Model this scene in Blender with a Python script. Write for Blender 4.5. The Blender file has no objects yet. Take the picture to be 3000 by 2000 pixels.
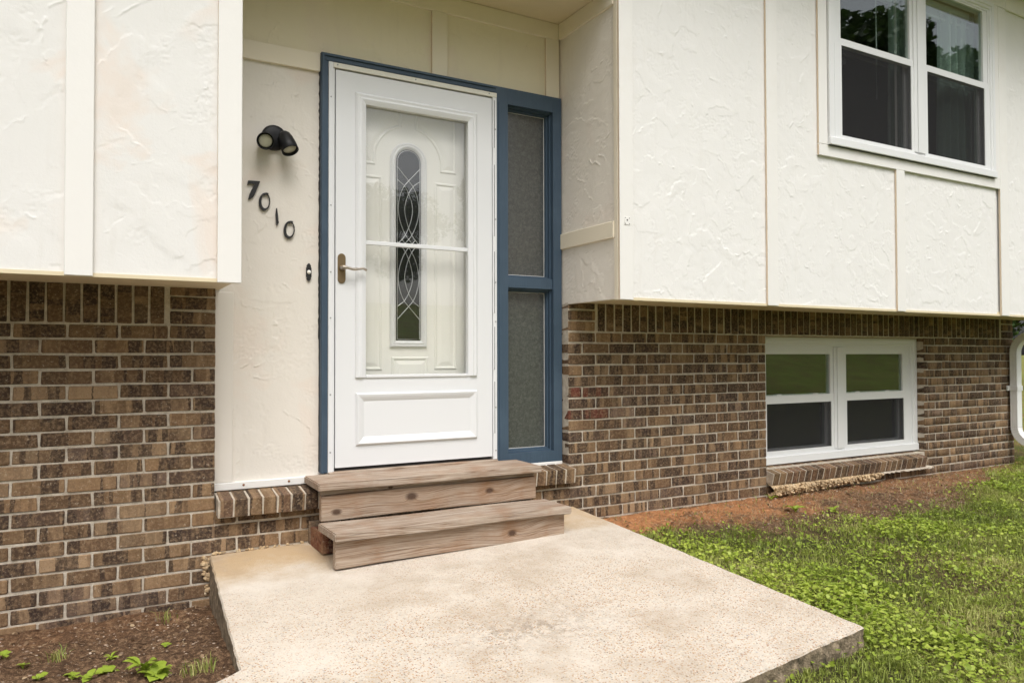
import bpy, bmesh, math, random
import numpy as np
from math import radians, sin, cos, pi, sqrt, hypot, atan2
from mathutils import Vector, Matrix

random.seed(7); RNG = np.random.default_rng(11)
SC = bpy.context.scene
COL = SC.collection

# ------------------------------------------------------------------ camera
FPX = 2201.9                       # focal length in pixels of the 3000 px wide photograph
CAM_M = np.array([[0.87238, -0.48883, -0.00214], [-0.00745, -0.01768, 0.99982], [0.48878, 0.8722, 0.01906]])
CAM_P = np.array([-2.544, -3.83393, 0.0])
cam = bpy.data.cameras.new('camera'); cam_o = bpy.data.objects.new('camera', cam); COL.objects.link(cam_o)
cam.sensor_width = 36; cam.lens = FPX / 3000 * 36; cam.clip_start = 0.05; cam.clip_end = 2000
m = Matrix.Identity(4)
for i in range(3):
    m[i][0] = CAM_M[0][i]; m[i][1] = CAM_M[1][i]; m[i][2] = -CAM_M[2][i]; m[i][3] = CAM_P[i]
cam_o.matrix_world = m
SC.camera = cam_o

# ------------------------------------------------------------------ sky, sun, exposure
SUN_EL, SUN_AZ = radians(58), radians(190)          # azimuth: direction the sun stands in, clockwise from +Y
w = bpy.data.worlds.new('World'); SC.world = w; w.use_nodes = True
wt = w.node_tree; wt.nodes.clear()
sky = wt.nodes.new('ShaderNodeTexSky'); sky.sky_type = 'NISHITA'; sky.sun_disc = False
sky.sun_elevation = SUN_EL; sky.sun_rotation = SUN_AZ
sky.air_density = 1.0; sky.dust_density = 6.0; sky.ozone_density = 1.0
hs = wt.nodes.new('ShaderNodeHueSaturation'); hs.inputs['Saturation'].default_value = 0.30
bg = wt.nodes.new('ShaderNodeBackground'); bg.inputs['Strength'].default_value = 0.15
wo = wt.nodes.new('ShaderNodeOutputWorld')
wt.links.new(sky.outputs[0], hs.inputs['Color']); wt.links.new(hs.outputs[0], bg.inputs['Color']); wt.links.new(bg.outputs[0], wo.inputs[0])
sl = bpy.data.lights.new('sun', 'SUN'); sl.energy = 1.1; sl.angle = radians(34); sl.color = (1, 0.988, 0.965)
so = bpy.data.objects.new('sun', sl); COL.objects.link(so); so.location = (2, -8, 12)
sd = Vector((sin(SUN_AZ) * cos(SUN_EL), cos(SUN_AZ) * cos(SUN_EL), sin(SUN_EL)))
so.rotation_euler = (-sd).to_track_quat('-Z', 'Y').to_euler()
SC.view_settings.view_transform = 'Standard'; SC.view_settings.look = 'None'
SC.view_settings.exposure = 0.42; SC.view_settings.gamma = 1.0; SC.view_settings.use_curve_mapping = False
SC.render.engine = 'CYCLES'
SC.cycles.use_denoising = True
SC.cycles.max_bounces = 10; SC.cycles.transparent_max_bounces = 16

# ------------------------------------------------------------------ pixel -> place
def pix(px, py, X=None, Y=None, Z=None):
    d = CAM_M.T @ np.array([(px - 1500) / FPX, -(py - 1000) / FPX, 1.0])
    for i, v in enumerate((X, Y, Z)):
        if v is not None: t = (v - CAM_P[i]) / d[i]
    return CAM_P + d * t

def sl_(c):                        # sRGB 0..255 -> linear
    return tuple(((v / 255) / 12.92 if v / 255 <= .04045 else (((v / 255) + .055) / 1.055) ** 2.4) for v in c)

# ------------------------------------------------------------------ objects
WL = {}                            # world location of every object
def _loc(o, wl, parent):
    WL[o] = Vector(wl)
    if parent is not None:
        o.parent = parent; o.location = Vector(wl) - WL[parent]
    else: o.location = wl
def tag(o, label=None, cat=None, group=None, kind=None):
    if label: o['label'] = label
    if cat: o['category'] = cat
    if group: o['group'] = group
    if kind: o['kind'] = kind
    return o
def thing(name, loc, label, cat, group=None):
    o = bpy.data.objects.new(name, None); COL.objects.link(o); o.empty_display_size = .1
    _loc(o, loc, None); return tag(o, label, cat, group)
def place(name, me, parent=None, loc=(0, 0, 0), mat=None, **kw):
    o = bpy.data.objects.new(name, me); COL.objects.link(o); _loc(o, loc, parent)
    if mat is not None:
        me.materials.clear()
        for mm in (mat if isinstance(mat, (list, tuple)) else [mat]): me.materials.append(mm)
    return tag(o, **kw)
def mesh(name, v, f, smooth=False):
    me = bpy.data.meshes.new(name); me.from_pydata([tuple(map(float, p)) for p in v], [], [tuple(int(i) for i in q) for q in f]); me.update()
    if smooth: me.polygons.foreach_set('use_smooth', [True] * len(me.polygons))
    return me
def mesh_np(name, V, loops, sizes, smooth=False, rnd=None):
    """big mesh straight from arrays: V (n,3), flat loop indices, verts per face"""
    me = bpy.data.meshes.new(name)
    sizes = np.asarray(sizes, np.int32); loops = np.asarray(loops, np.int32)
    me.vertices.add(len(V)); me.loops.add(len(loops)); me.polygons.add(len(sizes))
    me.vertices.foreach_set('co', np.asarray(V, np.float32).ravel())
    me.loops.foreach_set('vertex_index', loops)
    st = np.zeros(len(sizes), np.int32); st[1:] = np.cumsum(sizes)[:-1]
    me.polygons.foreach_set('loop_start', st)
    if smooth: me.polygons.foreach_set('use_smooth', np.ones(len(sizes), bool))
    me.update(calc_edges=True); me.validate()
    if rnd is not None:
        a = me.attributes.new('rnd', 'FLOAT', 'POINT'); a.data.foreach_set('value', np.asarray(rnd, np.float32))
    return me
def bm_mesh(bm, name, smooth=False):
    me = bpy.data.meshes.new(name); bm.normal_update(); bm.to_mesh(me); bm.free()
    if smooth: me.polygons.foreach_set('use_smooth', [True] * len(me.polygons))
    return me
def bm_box(bm, x0, x1, y0, y1, z0, z1, bevel=0, seg=1):
    vs = [bm.verts.new(p) for p in ((x0, y0, z0), (x1, y0, z0), (x1, y1, z0), (x0, y1, z0), (x0, y0, z1), (x1, y0, z1), (x1, y1, z1), (x0, y1, z1))]
    fs = [bm.faces.new([vs[i] for i in q]) for q in ((3, 2, 1, 0), (4, 5, 6, 7), (0, 1, 5, 4), (1, 2, 6, 5), (2, 3, 7, 6), (3, 0, 4, 7))]
    if bevel:
        es = {e for f in fs for e in f.edges}
        bmesh.ops.bevel(bm, geom=list(es), offset=bevel, segments=seg, affect='EDGES', profile=.6)
    return vs
def box(name, x0, x1, y0, y1, z0, z1, mat, parent=None, bevel=0.002, side=None, **kw):
    """box in world numbers with its origin at the middle of its base; side = second material on faces looking along X"""
    cx, cy, cz = (x0 + x1) / 2, (y0 + y1) / 2, z0
    bm = bmesh.new(); bm_box(bm, x0 - cx, x1 - cx, y0 - cy, y1 - cy, 0, z1 - z0, bevel)
    me = bm_mesh(bm, name)
    o = place(name, me, parent, (cx, cy, cz), [mat, side] if side else mat, **kw)
    if side:
        for p in me.polygons:
            if abs(p.normal.x) > .8: p.material_index = 1
    return o
def offset_poly(P, d, closed=True):
    """inward offset of a counter-clockwise outline in x,z by d"""
    n = len(P); out = []
    for i in range(n):
        a, b, c = Vector(P[i - 1]), Vector(P[i]), Vector(P[(i + 1) % n])
        e1, e2 = (b - a).normalized(), (c - b).normalized()
        n1, n2 = Vector((-e1.y, e1.x)), Vector((-e2.y, e2.x))
        q = (n1 + n2); k = max(.3, 1 + n1.dot(n2))
        out.append(b + q * (d / k))
    return out
def moulding(name, P, prof, mat, parent, capped=False, smooth=False, **kw):
    """sweep a closed profile [(inset, y)] round an outline P [(x, z)] given counter-clockwise seen from the front (-Y)"""
    V, F = [], []; n = len(P); k = len(prof)
    for d, y in prof:
        for q in offset_poly(P, d): V.append((q[0], y, q[1]))
    for j in range(k if not capped else k - 1):
        for i in range(n):
            i2 = (i + 1) % n; j2 = (j + 1) % k
            F.append((j * n + i, j * n + i2, j2 * n + i2, j2 * n + i))
    if capped: F.append([(k - 1) * n + i for i in range(n)])
    me = mesh(name, V, F, smooth)
    bm = bmesh.new(); bm.from_mesh(me); bmesh.ops.recalc_face_normals(bm, faces=bm.faces); bm.to_mesh(me); bm.free()
    return place(name, me, parent, (0, 0, 0), mat, **kw)
def rect(x0, x1, z0, z1): return [(x0, z0), (x1, z0), (x1, z1), (x0, z1)]
def tube(bm, pts, rad, n=6, cap=True):
    pts = [Vector(p) for p in pts]; rads = rad if isinstance(rad, (list, tuple)) else [rad] * len(pts)
    prev = None; rings = []
    for i, p in enumerate(pts):
        t = (pts[min(i + 1, len(pts) - 1)] - pts[max(i - 1, 0)]).normalized()
        u = t.orthogonal().normalized() if prev is None else (prev - t * prev.dot(t)).normalized()
        prev = u; v = t.cross(u)
        rings.append([bm.verts.new(p + (u * cos(2 * pi * k / n) + v * sin(2 * pi * k / n)) * rads[i]) for k in range(n)])
    for a, b in zip(rings, rings[1:]):
        for k in range(n): bm.faces.new((a[k], a[(k + 1) % n], b[(k + 1) % n], b[k]))
    if cap: bm.faces.new(rings[0][::-1]); bm.faces.new(rings[-1])
def lathe(bm, origin, axis, prof, n=24):
    """prof [(radius, along)] turned round an axis"""
    o = Vector(origin); t = Vector(axis).normalized(); u = t.orthogonal().normalized(); v = t.cross(u); rings = []
    for r, a in prof:
        rings.append([bm.verts.new(o + t * a + (u * cos(2 * pi * k / n) + v * sin(2 * pi * k / n)) * max(r, 1e-5)) for k in range(n)])
    for a, b in zip(rings, rings[1:]):
        for k in range(n): bm.faces.new((a[k], a[(k + 1) % n], b[(k + 1) % n], b[k]))
    bm.faces.new(rings[0][::-1]); bm.faces.new(rings[-1])
def prism(name, pts, y0, y1, mat, parent=None, bevel=0, holes=None, **kw):
    """flat outline in x,z (counter-clockwise from the front) between depths y0 (front) and y1"""
    c = sum((Vector(p) for p in pts), Vector((0, 0))) / len(pts)
    bm = bmesh.new(); n = len(pts)
    a = [bm.verts.new((p[0] - c[0], y0 - y1, p[1] - c[1])) for p in pts]; b = [bm.verts.new((p[0] - c[0], 0, p[1] - c[1])) for p in pts]
    f1 = bm.faces.new(a); bm.faces.new(b[::-1])
    for i in range(n): bm.faces.new((a[i], b[i], b[(i + 1) % n], a[(i + 1) % n]))
    if bevel: bmesh.ops.bevel(bm, geom=list(f1.edges), offset=bevel, segments=2, affect='EDGES')
    bmesh.ops.recalc_face_normals(bm, faces=bm.faces)
    return place(name, bm_mesh(bm, name), parent, (c[0], y1, c[1]), mat, **kw)

# ------------------------------------------------------------------ noise on arrays
def vnoise(nx, nz, cell, rng):
    """smooth value noise on an nx x nz array, cell in samples"""
    gx, gz = int(nx / cell) + 4, int(nz / cell) + 4
    g = rng.random((gx, gz))
    x = np.arange(nx) / cell; z = np.arange(nz) / cell
    xi = x.astype(int); zi = z.astype(int); fx = x - xi; fz = z - zi
    fx = fx * fx * (3 - 2 * fx); fz = fz * fz * (3 - 2 * fz)
    a = g[np.ix_(xi, zi)]; b = g[np.ix_(xi + 1, zi)]; c = g[np.ix_(xi, zi + 1)]; d = g[np.ix_(xi + 1, zi + 1)]
    fx = fx[:, None]; fz = fz[None, :]
    return (a * (1 - fx) + b * fx) * (1 - fz) + (c * (1 - fx) + d * fx) * fz
def sstep(a, b, x):
    t = np.clip((x - a) / (b - a), 0, 1); return t * t * (3 - 2 * t)
_PR = np.random.default_rng(5).random((256, 256))
def pnoise(x, y, s):
    """value noise at scattered points"""
    x = np.asarray(x) * s + 91.3; y = np.asarray(y) * s + 37.7
    xi = np.floor(x).astype(int); yi = np.floor(y).astype(int); fx = x - xi; fy = y - yi
    fx = fx * fx * (3 - 2 * fx); fy = fy * fy * (3 - 2 * fy)
    g = lambda i, j: _PR[i % 256, j % 256]
    return (g(xi, yi) * (1 - fx) + g(xi + 1, yi) * fx) * (1 - fy) + (g(xi, yi + 1) * (1 - fx) + g(xi + 1, yi + 1) * fx) * fy

# ------------------------------------------------------------------ material helpers
class MT:
    def __init__(s, name):
        s.m = bpy.data.materials.new(name); s.m.use_nodes = True; s.t = s.m.node_tree; s.t.nodes.clear()
        s.out = s.t.nodes.new('ShaderNodeOutputMaterial')
    def n(s, typ, ins=None, **props):
        nd = s.t.nodes.new(typ)
        for k, v in props.items(): setattr(nd, k, v)
        for k, v in (ins or {}).items():
            sk = nd.inputs[k]
            if hasattr(v, 'is_linked') or isinstance(v, bpy.types.NodeSocket): s.t.links.new(v, sk)
            else: sk.default_value = v
        return nd
    def coord(s, which='Object'): return s.n('ShaderNodeTexCoord').outputs[which]
    def mapping(s, vec, loc=(0, 0, 0), scale=(1, 1, 1)):
        return s.n('ShaderNodeMapping', {'Vector': vec, 'Location': loc, 'Scale': scale}).outputs[0]
    def noise(s, vec, scale, detail=4, rough=.55, dist=0.0, out=0):
        return s.n('ShaderNodeTexNoise', {'Vector': vec, 'Scale': scale, 'Detail': detail, 'Roughness': rough, 'Distortion': dist}).outputs[out]
    def voro(s, vec, scale, feature='F1', out='Distance', rand=1.0):
        return s.n('ShaderNodeTexVoronoi', {'Vector': vec, 'Scale': scale, 'Randomness': rand}, feature=feature).outputs[out]
    def ramp(s, fac, stops, interp='LINEAR'):
        nd = s.n('ShaderNodeValToRGB', {'Fac': fac}); r = nd.color_ramp; r.interpolation = interp
        while len(r.elements) < len(stops): r.elements.new(.5)
        for e, (p, c) in zip(r.elements, stops):
            e.position = p; e.color = (c if hasattr(c, '__len__') else (c, c, c)) + ((1,) if not hasattr(c, '__len__') or len(c) == 3 else ()) if not hasattr(c, '__len__') or len(c) == 3 else c
        return nd.outputs[0]
    def mix(s, fac, a, b, blend='MIX'):
        nd = s.n('ShaderNodeMix', data_type='RGBA', blend_type=blend)
        for k, v in ((0, fac), (6, a), (7, b)):
            if isinstance(v, bpy.types.NodeSocket): s.t.links.new(v, nd.inputs[k])
            else: nd.inputs[k].default_value = v if k == 0 else (tuple(v) + (1,) if len(v) == 3 else v)
        return nd.outputs[2]
    def math(s, op, a, b=0.0, c=0.0, clamp=False):
        nd = s.n('ShaderNodeMath', operation=op, use_clamp=clamp)
        for k, v in ((0, a), (1, b), (2, c)):
            if isinstance(v, bpy.types.NodeSocket): s.t.links.new(v, nd.inputs[k])
            else: nd.inputs[k].default_value = v
        return nd.outputs[0]
    def bump(s, h, strength=.4, dist=.01, normal=None):
        d = {'Height': h, 'Strength': strength, 'Distance': dist}
        if normal is not None: d['Normal'] = normal
        return s.n('ShaderNodeBump', d).outputs[0]
    def bsdf(s, col, rough=.6, normal=None, metal=0.0, spec=.5, **kw):
        d = {'Base Color': col if isinstance(col, bpy.types.NodeSocket) else tuple(col) + (1,), 'Roughness': rough, 'Metallic': metal, 'Specular IOR Level': spec}
        if normal is not None: d['Normal'] = normal
        d.update(kw)
        b = s.n('ShaderNodeBsdfPrincipled', d); s.t.links.new(b.outputs[0], s.out.inputs[0]); return b
def m_paint(name, col, rough=.55, var=.06, bscale=60, bstr=.12, dirt=None):
    t = MT(name); v = t.coord(); n = t.noise(v, 3.1, 5, .6); c = t.mix(t.math('MULTIPLY', n, 1.0), tuple(x * (1 - var) for x in col), tuple(min(1, x * (1 + var)) for x in col))
    if dirt:
        k = t.ramp(t.noise(v, 1.7, 6, .65), [(.52, 0.0), (.72, 1.0)]); c = t.mix(t.math('MULTIPLY', k, dirt[1]), c, dirt[0])
    t.bsdf(c, rough, t.bump(t.noise(v, bscale, 3), bstr, .004)); return t.m
def m_plain(name, col, rough=.5, metal=0, spec=.5):
    t = MT(name); v = t.coord(); n = t.noise(v, 25, 4)
    t.bsdf(t.mix(n, tuple(x * .9 for x in col), tuple(min(1, x * 1.08) for x in col)), t.math('ADD', t.math('MULTIPLY', n, .12), rough - .06), t.bump(n, .05, .003), metal, spec); return t.m

# cream paint on stucco: off-white with touched-up pinkish and warmer patches
def m_stucco(name, col, pink=.0):
    t = MT(name); v = t.coord()
    big = t.noise(v, 1.1, 5, .6)
    c = t.mix(big, tuple(x * .955 for x in col), tuple(min(1, x * 1.02) for x in col))
    if pink:
        k = t.ramp(t.noise(t.mapping(v, (3.1, 0, 5.7)), 2.3, 4, .55, .6), [(.55, 0.0), (.64, 1.0)])
        c = t.mix(t.math('MULTIPLY', k, pink), c, (.74, .625, .54))
    grime = t.ramp(t.noise(t.mapping(v, (0, 0, 0), (9, 9, 1.2)), 1.6, 6, .7), [(.55, 0.0), (.85, 1.0)])
    c = t.mix(t.math('MULTIPLY', grime, .16), c, (.42, .36, .27))
    h = t.math('ADD', t.math('MULTIPLY', t.noise(v, 260, 2), .5), t.noise(v, 90, 3))
    t.bsdf(c, .72, t.bump(h, .28, .0025), spec=.3); return t.m
CREAM = (.755, .715, .625)
M = {}
M['stucco'] = m_stucco('cream_stucco', (.762, .75, .732), .0)
M['stucco_pink'] = m_stucco('cream_stucco_patched', (.74, .73, .71), .5)
M['stucco_warm'] = m_stucco('warm_cream_stucco', (.735, .69, .625), .4)
M['stucco_bounce'] = m_stucco('bounce_tinted_cream_stucco', (.78, .705, .535), .3)  # same cream paint, with yellow porch bounce light put into the colour
M['stucco_return'] = m_stucco('return_cream_stucco', (.775, .725, .65), .3)
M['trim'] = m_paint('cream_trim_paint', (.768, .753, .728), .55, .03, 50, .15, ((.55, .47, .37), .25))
M['trim_bounce'] = m_paint('bounce_tinted_cream_trim', (.775, .70, .56), .55, .03, 50, .15)  # cream trim with the porch's yellow bounce light mixed into its colour
M['trim_low'] = m_paint('pale_peach_trim_paint', (.735, .69, .63), .55, .03, 50, .15)
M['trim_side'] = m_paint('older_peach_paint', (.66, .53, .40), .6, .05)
M['soffit'] = m_paint('soffit_paint', (.68, .59, .41), .6, .05, 40, .1)  # yellow bounce light of porch and overhangs is put into this colour
M['vinyl'] = m_paint('white_vinyl', (.73, .735, .74), .32, .015, 30, .03)
M['door_white'] = m_paint('white_storm_door_paint', (.725, .735, .75), .35, .012, 30, .03)
M['door_cream'] = m_paint('ivory_door_paint', (.85, .84, .79), .45, .02, 40, .04)
M['zbar'] = m_paint('ivory_metal_strip', (.74, .72, .64), .4, .03)
def m_blue():
    t = MT('slate_blue_paint'); v = t.coord(); br = t.noise(t.mapping(v, (0, 0, 0), (70, 70, 3)), 2.0, 4, .65); big = t.noise(v, 4, 5, .6)
    c = t.mix(br, sl_((55, 71, 87)), sl_((69, 87, 104))); c = t.mix(t.ramp(big, [(.5, 0.0), (.75, .5)]), c, sl_((80, 98, 115)))
    c = t.mix(t.ramp(t.noise(v, 55, 5, .7), [(.68, 0.0), (.72, .7)]), c, sl_((40, 50, 60)))
    t.bsdf(c, .48, t.bump(br, .3, .002), spec=.4); return t.m
M['blue'] = m_blue()
M['black'] = m_plain('black_enamel', (.007, .007, .008), .5, 0, .3)
M['iron'] = m_plain('black_iron', (.014, .013, .013), .5)
M['rubber'] = m_plain('dark_rubber', (.02, .02, .022), .7)
M['brass'] = m_plain('aged_brass', (.24, .17, .095), .48, .85)
M['nickel'] = m_plain('worn_nickel', (.46, .41, .35), .34, .95)
M['lead'] = m_plain('lead_came', (.60, .61, .62), .35, .7)
M['button'] = m_plain('white_button', (.85, .83, .78), .35)
M['aluminium'] = m_paint('white_aluminium', (.80, .80, .80), .35, .04, 40, .05, ((.45, .43, .38), .25))
M['lens'] = m_plain('flood_lamp_glass', (.40, .39, .30), .12)
M['rust'] = m_plain('rusty_screw', (.22, .09, .03), .8)
M['steel'] = m_plain('screw_steel', (.4, .4, .4), .4, .9)
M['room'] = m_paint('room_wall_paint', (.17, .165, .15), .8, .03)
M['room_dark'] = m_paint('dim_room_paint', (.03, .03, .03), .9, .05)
M['fabric'] = None

def m_glass(name, f0=.08, tint=(1, 1, 1), bump=None):
    t = MT(name); lw = t.n('ShaderNodeLayerWeight', {'Blend': .5}).outputs['Facing']
    F = t.math('ADD', t.math('MULTIPLY', t.math('POWER', lw, 5.0), 1 - f0), f0)
    nd = {}
    if bump:
        v = t.coord(); nd = {'Normal': t.bump(t.noise(v, bump[0], 1), bump[1], .01)}
    g = t.n('ShaderNodeBsdfGlossy', {'Roughness': 0.0, **nd}); tr = t.n('ShaderNodeBsdfTransparent', {'Color': tuple(tint) + (1,)})
    mx = t.n('ShaderNodeMixShader', {0: F, 1: tr.outputs[0], 2: g.outputs[0]}); t.t.links.new(mx.outputs[0], t.out.inputs[0]); return t.m
M['glass'] = m_glass('window_glass', .135, (.86, .92, .89), (2.2, .02))
M['storm_glass'] = m_glass('storm_glass', .075, (.985, .985, .98), (1.5, .02))
def m_screen():
    t = MT('insect_screen'); tr = t.n('ShaderNodeBsdfTransparent', {'Color': (.80, .80, .80, 1)}); d = t.n('ShaderNodeBsdfDiffuse', {'Color': (.062, .061, .064, 1)})
    v = t.coord(); n = t.noise(v, 180, 2)
    mx = t.n('ShaderNodeMixShader', {0: t.math('ADD', t.math('MULTIPLY', n, .08), .26), 1: tr.outputs[0], 2: d.outputs[0]}); t.t.links.new(mx.outputs[0], t.out.inputs[0]); return t.m
M['screen'] = m_screen()
def m_leaded():
    t = MT('rippled_dark_glass'); v = t.coord(); h = t.noise(t.mapping(v, (0, 0, 0), (60, 60, 9)), 3.0, 3, .5)
    t.bsdf((.010, .012, .010), .06, t.bump(h, .5, .012), spec=.45); return t.m
M['leaded'] = m_leaded()
def m_obscure():
    t = MT('pebbled_obscure_glass'); v = t.coord()
    c1 = t.voro(v, 110, 'SMOOTH_F1'); n = t.noise(v, 42, 5, .68, .6); n2 = t.noise(v, 120, 3, .6)
    h = t.math('ADD', c1, n)
    k = t.ramp(t.math('ADD', t.math('MULTIPLY', n, .6), t.math('MULTIPLY', n2, .4)), [(.38, (.052, .055, .054)), (.5, (.070, .074, .071)), (.62, (.098, .102, .097))])
    t.bsdf(k, .20, t.bump(h, .07, .010), spec=.95); return t.m
M['obscure'] = m_obscure()
def m_lace():
    t = MT('sheer_curtain'); v = t.coord(); tr = t.n('ShaderNodeBsdfTransparent', {'Color': (.9, .95, .92, 1)})
    d = t.n('ShaderNodeBsdfDiffuse', {'Color': (.74, .82, .78, 1)}); tl = t.n('ShaderNodeBsdfTranslucent', {'Color': (.74, .82, .78, 1)})
    a = t.n('ShaderNodeMixShader', {0: .4, 1: d.outputs[0], 2: tl.outputs[0]})
    mx = t.n('ShaderNodeMixShader', {0: .85, 1: tr.outputs[0], 2: a.outputs[0]}); t.t.links.new(mx.outputs[0], t.out.inputs[0]); return t.m
M['sheer'] = m_lace()

DARKB = sl_((54, 42, 36))
def m_brick(name, per_object=True):
    t = MT(name); v = t.coord()
    if per_object:
        oi = t.n('ShaderNodeObjectInfo'); col = oi.outputs['Color']; rnd = oi.outputs['Random']
    else:
        v = t.n('ShaderNodeAttribute', attribute_name='loc').outputs['Vector']
        col = t.n('ShaderNodeAttribute', attribute_name='col').outputs['Color']; rnd = t.n('ShaderNodeAttribute', attribute_name='rnd').outputs['Fac']
    off = t.n('ShaderNodeCombineXYZ', {0: t.math('MULTIPLY', rnd, 71.3), 1: t.math('MULTIPLY', rnd, 13.7), 2: t.math('MULTIPLY', rnd, 37.1)}).outputs[0]
    p = t.n('ShaderNodeVectorMath', {0: v, 1: off}, operation='ADD').outputs[0]
    # flashed bands that run up the face, with ragged edges
    wob = t.n('ShaderNodeVectorMath', {0: t.noise(p, 60, 4, .7, out=1), 1: (.016, .016, .016)}, operation='MULTIPLY').outputs[0]
    pw = t.n('ShaderNodeVectorMath', {0: p, 1: wob}, operation='ADD').outputs[0]
    seg = t.n('ShaderNodeSeparateColor', {0: t.voro(t.mapping(pw, (0, 0, 0), (1, .001, .04)), 21, 'F1', 'Color')}).outputs
    soft = t.noise(t.mapping(p, (5, 2, 1), (1, .2, .25)), 34, 3, .6)
    dark = t.math('MULTIPLY', t.ramp(seg[0], [(.58, 0.0), (.65, 1.0)]), t.ramp(soft, [(.30, .45), (.52, 1.0)])); mid = t.ramp(t.math('ADD', t.math('MULTIPLY', seg[1], .5), t.math('MULTIPLY', soft, .5)), [(.45, 0.0), (.65, 1.0)]); buff = t.math('MULTIPLY', t.ramp(seg[2], [(.66, 0.0), (.76, 1.0)]), t.ramp(soft, [(.35, 1.0), (.6, .2)]))
    c = t.mix(t.math('MULTIPLY', mid, .45), col, sl_((92, 70, 52)))
    c = t.mix(t.math('MULTIPLY', buff, .55), c, sl_((166, 138, 106)))
    c = t.mix(t.math('MULTIPLY', dark, .86), c, DARKB)
    mott = t.noise(p, 75, 5, .65)
    c = t.mix(t.math('MULTIPLY', t.ramp(mott, [(.46, 0.0), (.72, 1.0)]), .5), c, sl_((176, 148, 116)))
    spk = t.noise(p, 210, 3, .7)
    c = t.mix(t.math('MULTIPLY', t.ramp(spk, [(.56, 0.0), (.72, 1.0)]), .6), c, (.028, .02, .017))
    c = t.mix(t.math('MULTIPLY', t.ramp(t.noise(p, 85, 5, .75), [(.60, 0.0), (.66, 1.0)]), .65), c, sl_((186, 170, 148)))
    h = t.math('ADD', t.math('MULTIPLY', t.noise(p, 95, 5, .7), 1.0), t.math('MULTIPLY', t.noise(p, 330, 2), .4))
    t.bsdf(c, .86, t.bump(h, .55, .005), spec=.25); return t.m
M['brick'] = m_brick('flashed_brick'); M['brick_j'] = m_brick('flashed_brick_joined', False)
def m_mortar():
    t = MT('mortar'); v = t.coord(); n = t.noise(v, 28, 5, .65); f = t.noise(v, 260, 4, .7)
    c = t.ramp(t.math('ADD', t.math('MULTIPLY', n, .55), t.math('MULTIPLY', f, .45)), [(.3, sl_((150, 138, 122))), (.5, sl_((194, 183, 167))), (.7, sl_((220, 212, 198)))])
    t.bsdf(c, .93, t.bump(t.math('ADD', f, n), .7, .006), spec=.15); return t.m
M['mortar'] = m_mortar()
def m_wood(name, knots=(), base=0, warm=0):
    t = MT(name); v = t.coord()
    sx = t.n('ShaderNodeSeparateXYZ', {0: v}); x, y, z = sx.outputs
    km = None; zz = z
    for (kx, kz, r) in knots:
        dx = t.math('MULTIPLY', t.math('SUBTRACT', x, kx), .62); dz = t.math('SUBTRACT', z, kz)
        d = t.math('SQRT', t.math('ADD', t.math('MULTIPLY', dx, dx), t.math('MULTIPLY', dz, dz)))
        e = t.math('POWER', 2.718, t.math('MULTIPLY', d, -1 / (r * 1.9)))
        zz = t.math('ADD', zz, t.math('MULTIPLY', t.math('MULTIPLY', e, 2.1), dz if False else t.math('ADD', t.math('MULTIPLY', d, 1.0), 0.0)))
        kk = t.ramp(t.math('DIVIDE', d, r), [(.45, 1.0), (1.0, 0.0)]); km = kk if km is None else t.math('MAXIMUM', km, kk)
    vec = t.n('ShaderNodeCombineXYZ', {0: t.math('MULTIPLY', x, .45), 1: t.math('MULTIPLY', y, 10.0), 2: t.math('MULTIPLY', zz, 21.0)}).outputs[0]
    ring = t.noise(vec, 1.3 + base * .5, 1.5, .45, .1)
    ring = t.math('FRACT', t.math('MULTIPLY', ring, 13.0)); 
    ring = t.math('PINGPONG', t.math('MULTIPLY', ring, 2.0), 1.0)
    fine = t.noise(t.mapping(v, (0, 0, 0), (2.2, 230, 230)), 2.0, 4, .7)
    blot = t.noise(v, 5.5, 5, .6)
    c = t.ramp(ring, [(.0, sl_((124, 104, 87))), (.3, sl_((156, 138, 121))), (1.0, sl_((182, 168, 154)))])
    c = t.mix(t.math('MULTIPLY', t.ramp(fine, [(.45, 0.0), (.75, 1.0)]), .5), c, sl_((96, 78, 64)))
    c = t.mix(t.ramp(blot, [(.5, 0.0), (.75, .6)]), c, sl_((138, 96, 62)))
    c = t.mix(t.ramp(t.noise(t.mapping(v, (4, 1, 2), (1, 4, 4)), 3.0, 5, .6), [(.5, 0.0), (.72, .55)]), c, sl_((190, 178, 162)))
    crk = t.ramp(t.noise(t.mapping(v, (9, 0, 3), (1.1, 120, 120)), 1.6, 2, .5), [(.66, 0.0), (.70, 1.0)])
    c = t.mix(t.math('MULTIPLY', crk, .75), c, sl_((62, 50, 42)))
    if warm: c = t.mix(t.math('MULTIPLY', t.ramp(t.noise(t.mapping(v, (1, 1, 1), (1, 3, 3)), 2.4, 4, .55), [(.35, .2), (.65, 1.0)]), warm), c, sl_((158, 116, 78)))
    if km is not None: c = t.mix(t.math('MULTIPLY', km, .85), c, sl_((66, 46, 36)))
    h = t.math('ADD', t.math('MULTIPLY', fine, .7), t.math('MULTIPLY', ring, .3))
    t.bsdf(c, .82, t.bump(h, .5, .003), spec=.25); return t.m
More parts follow.
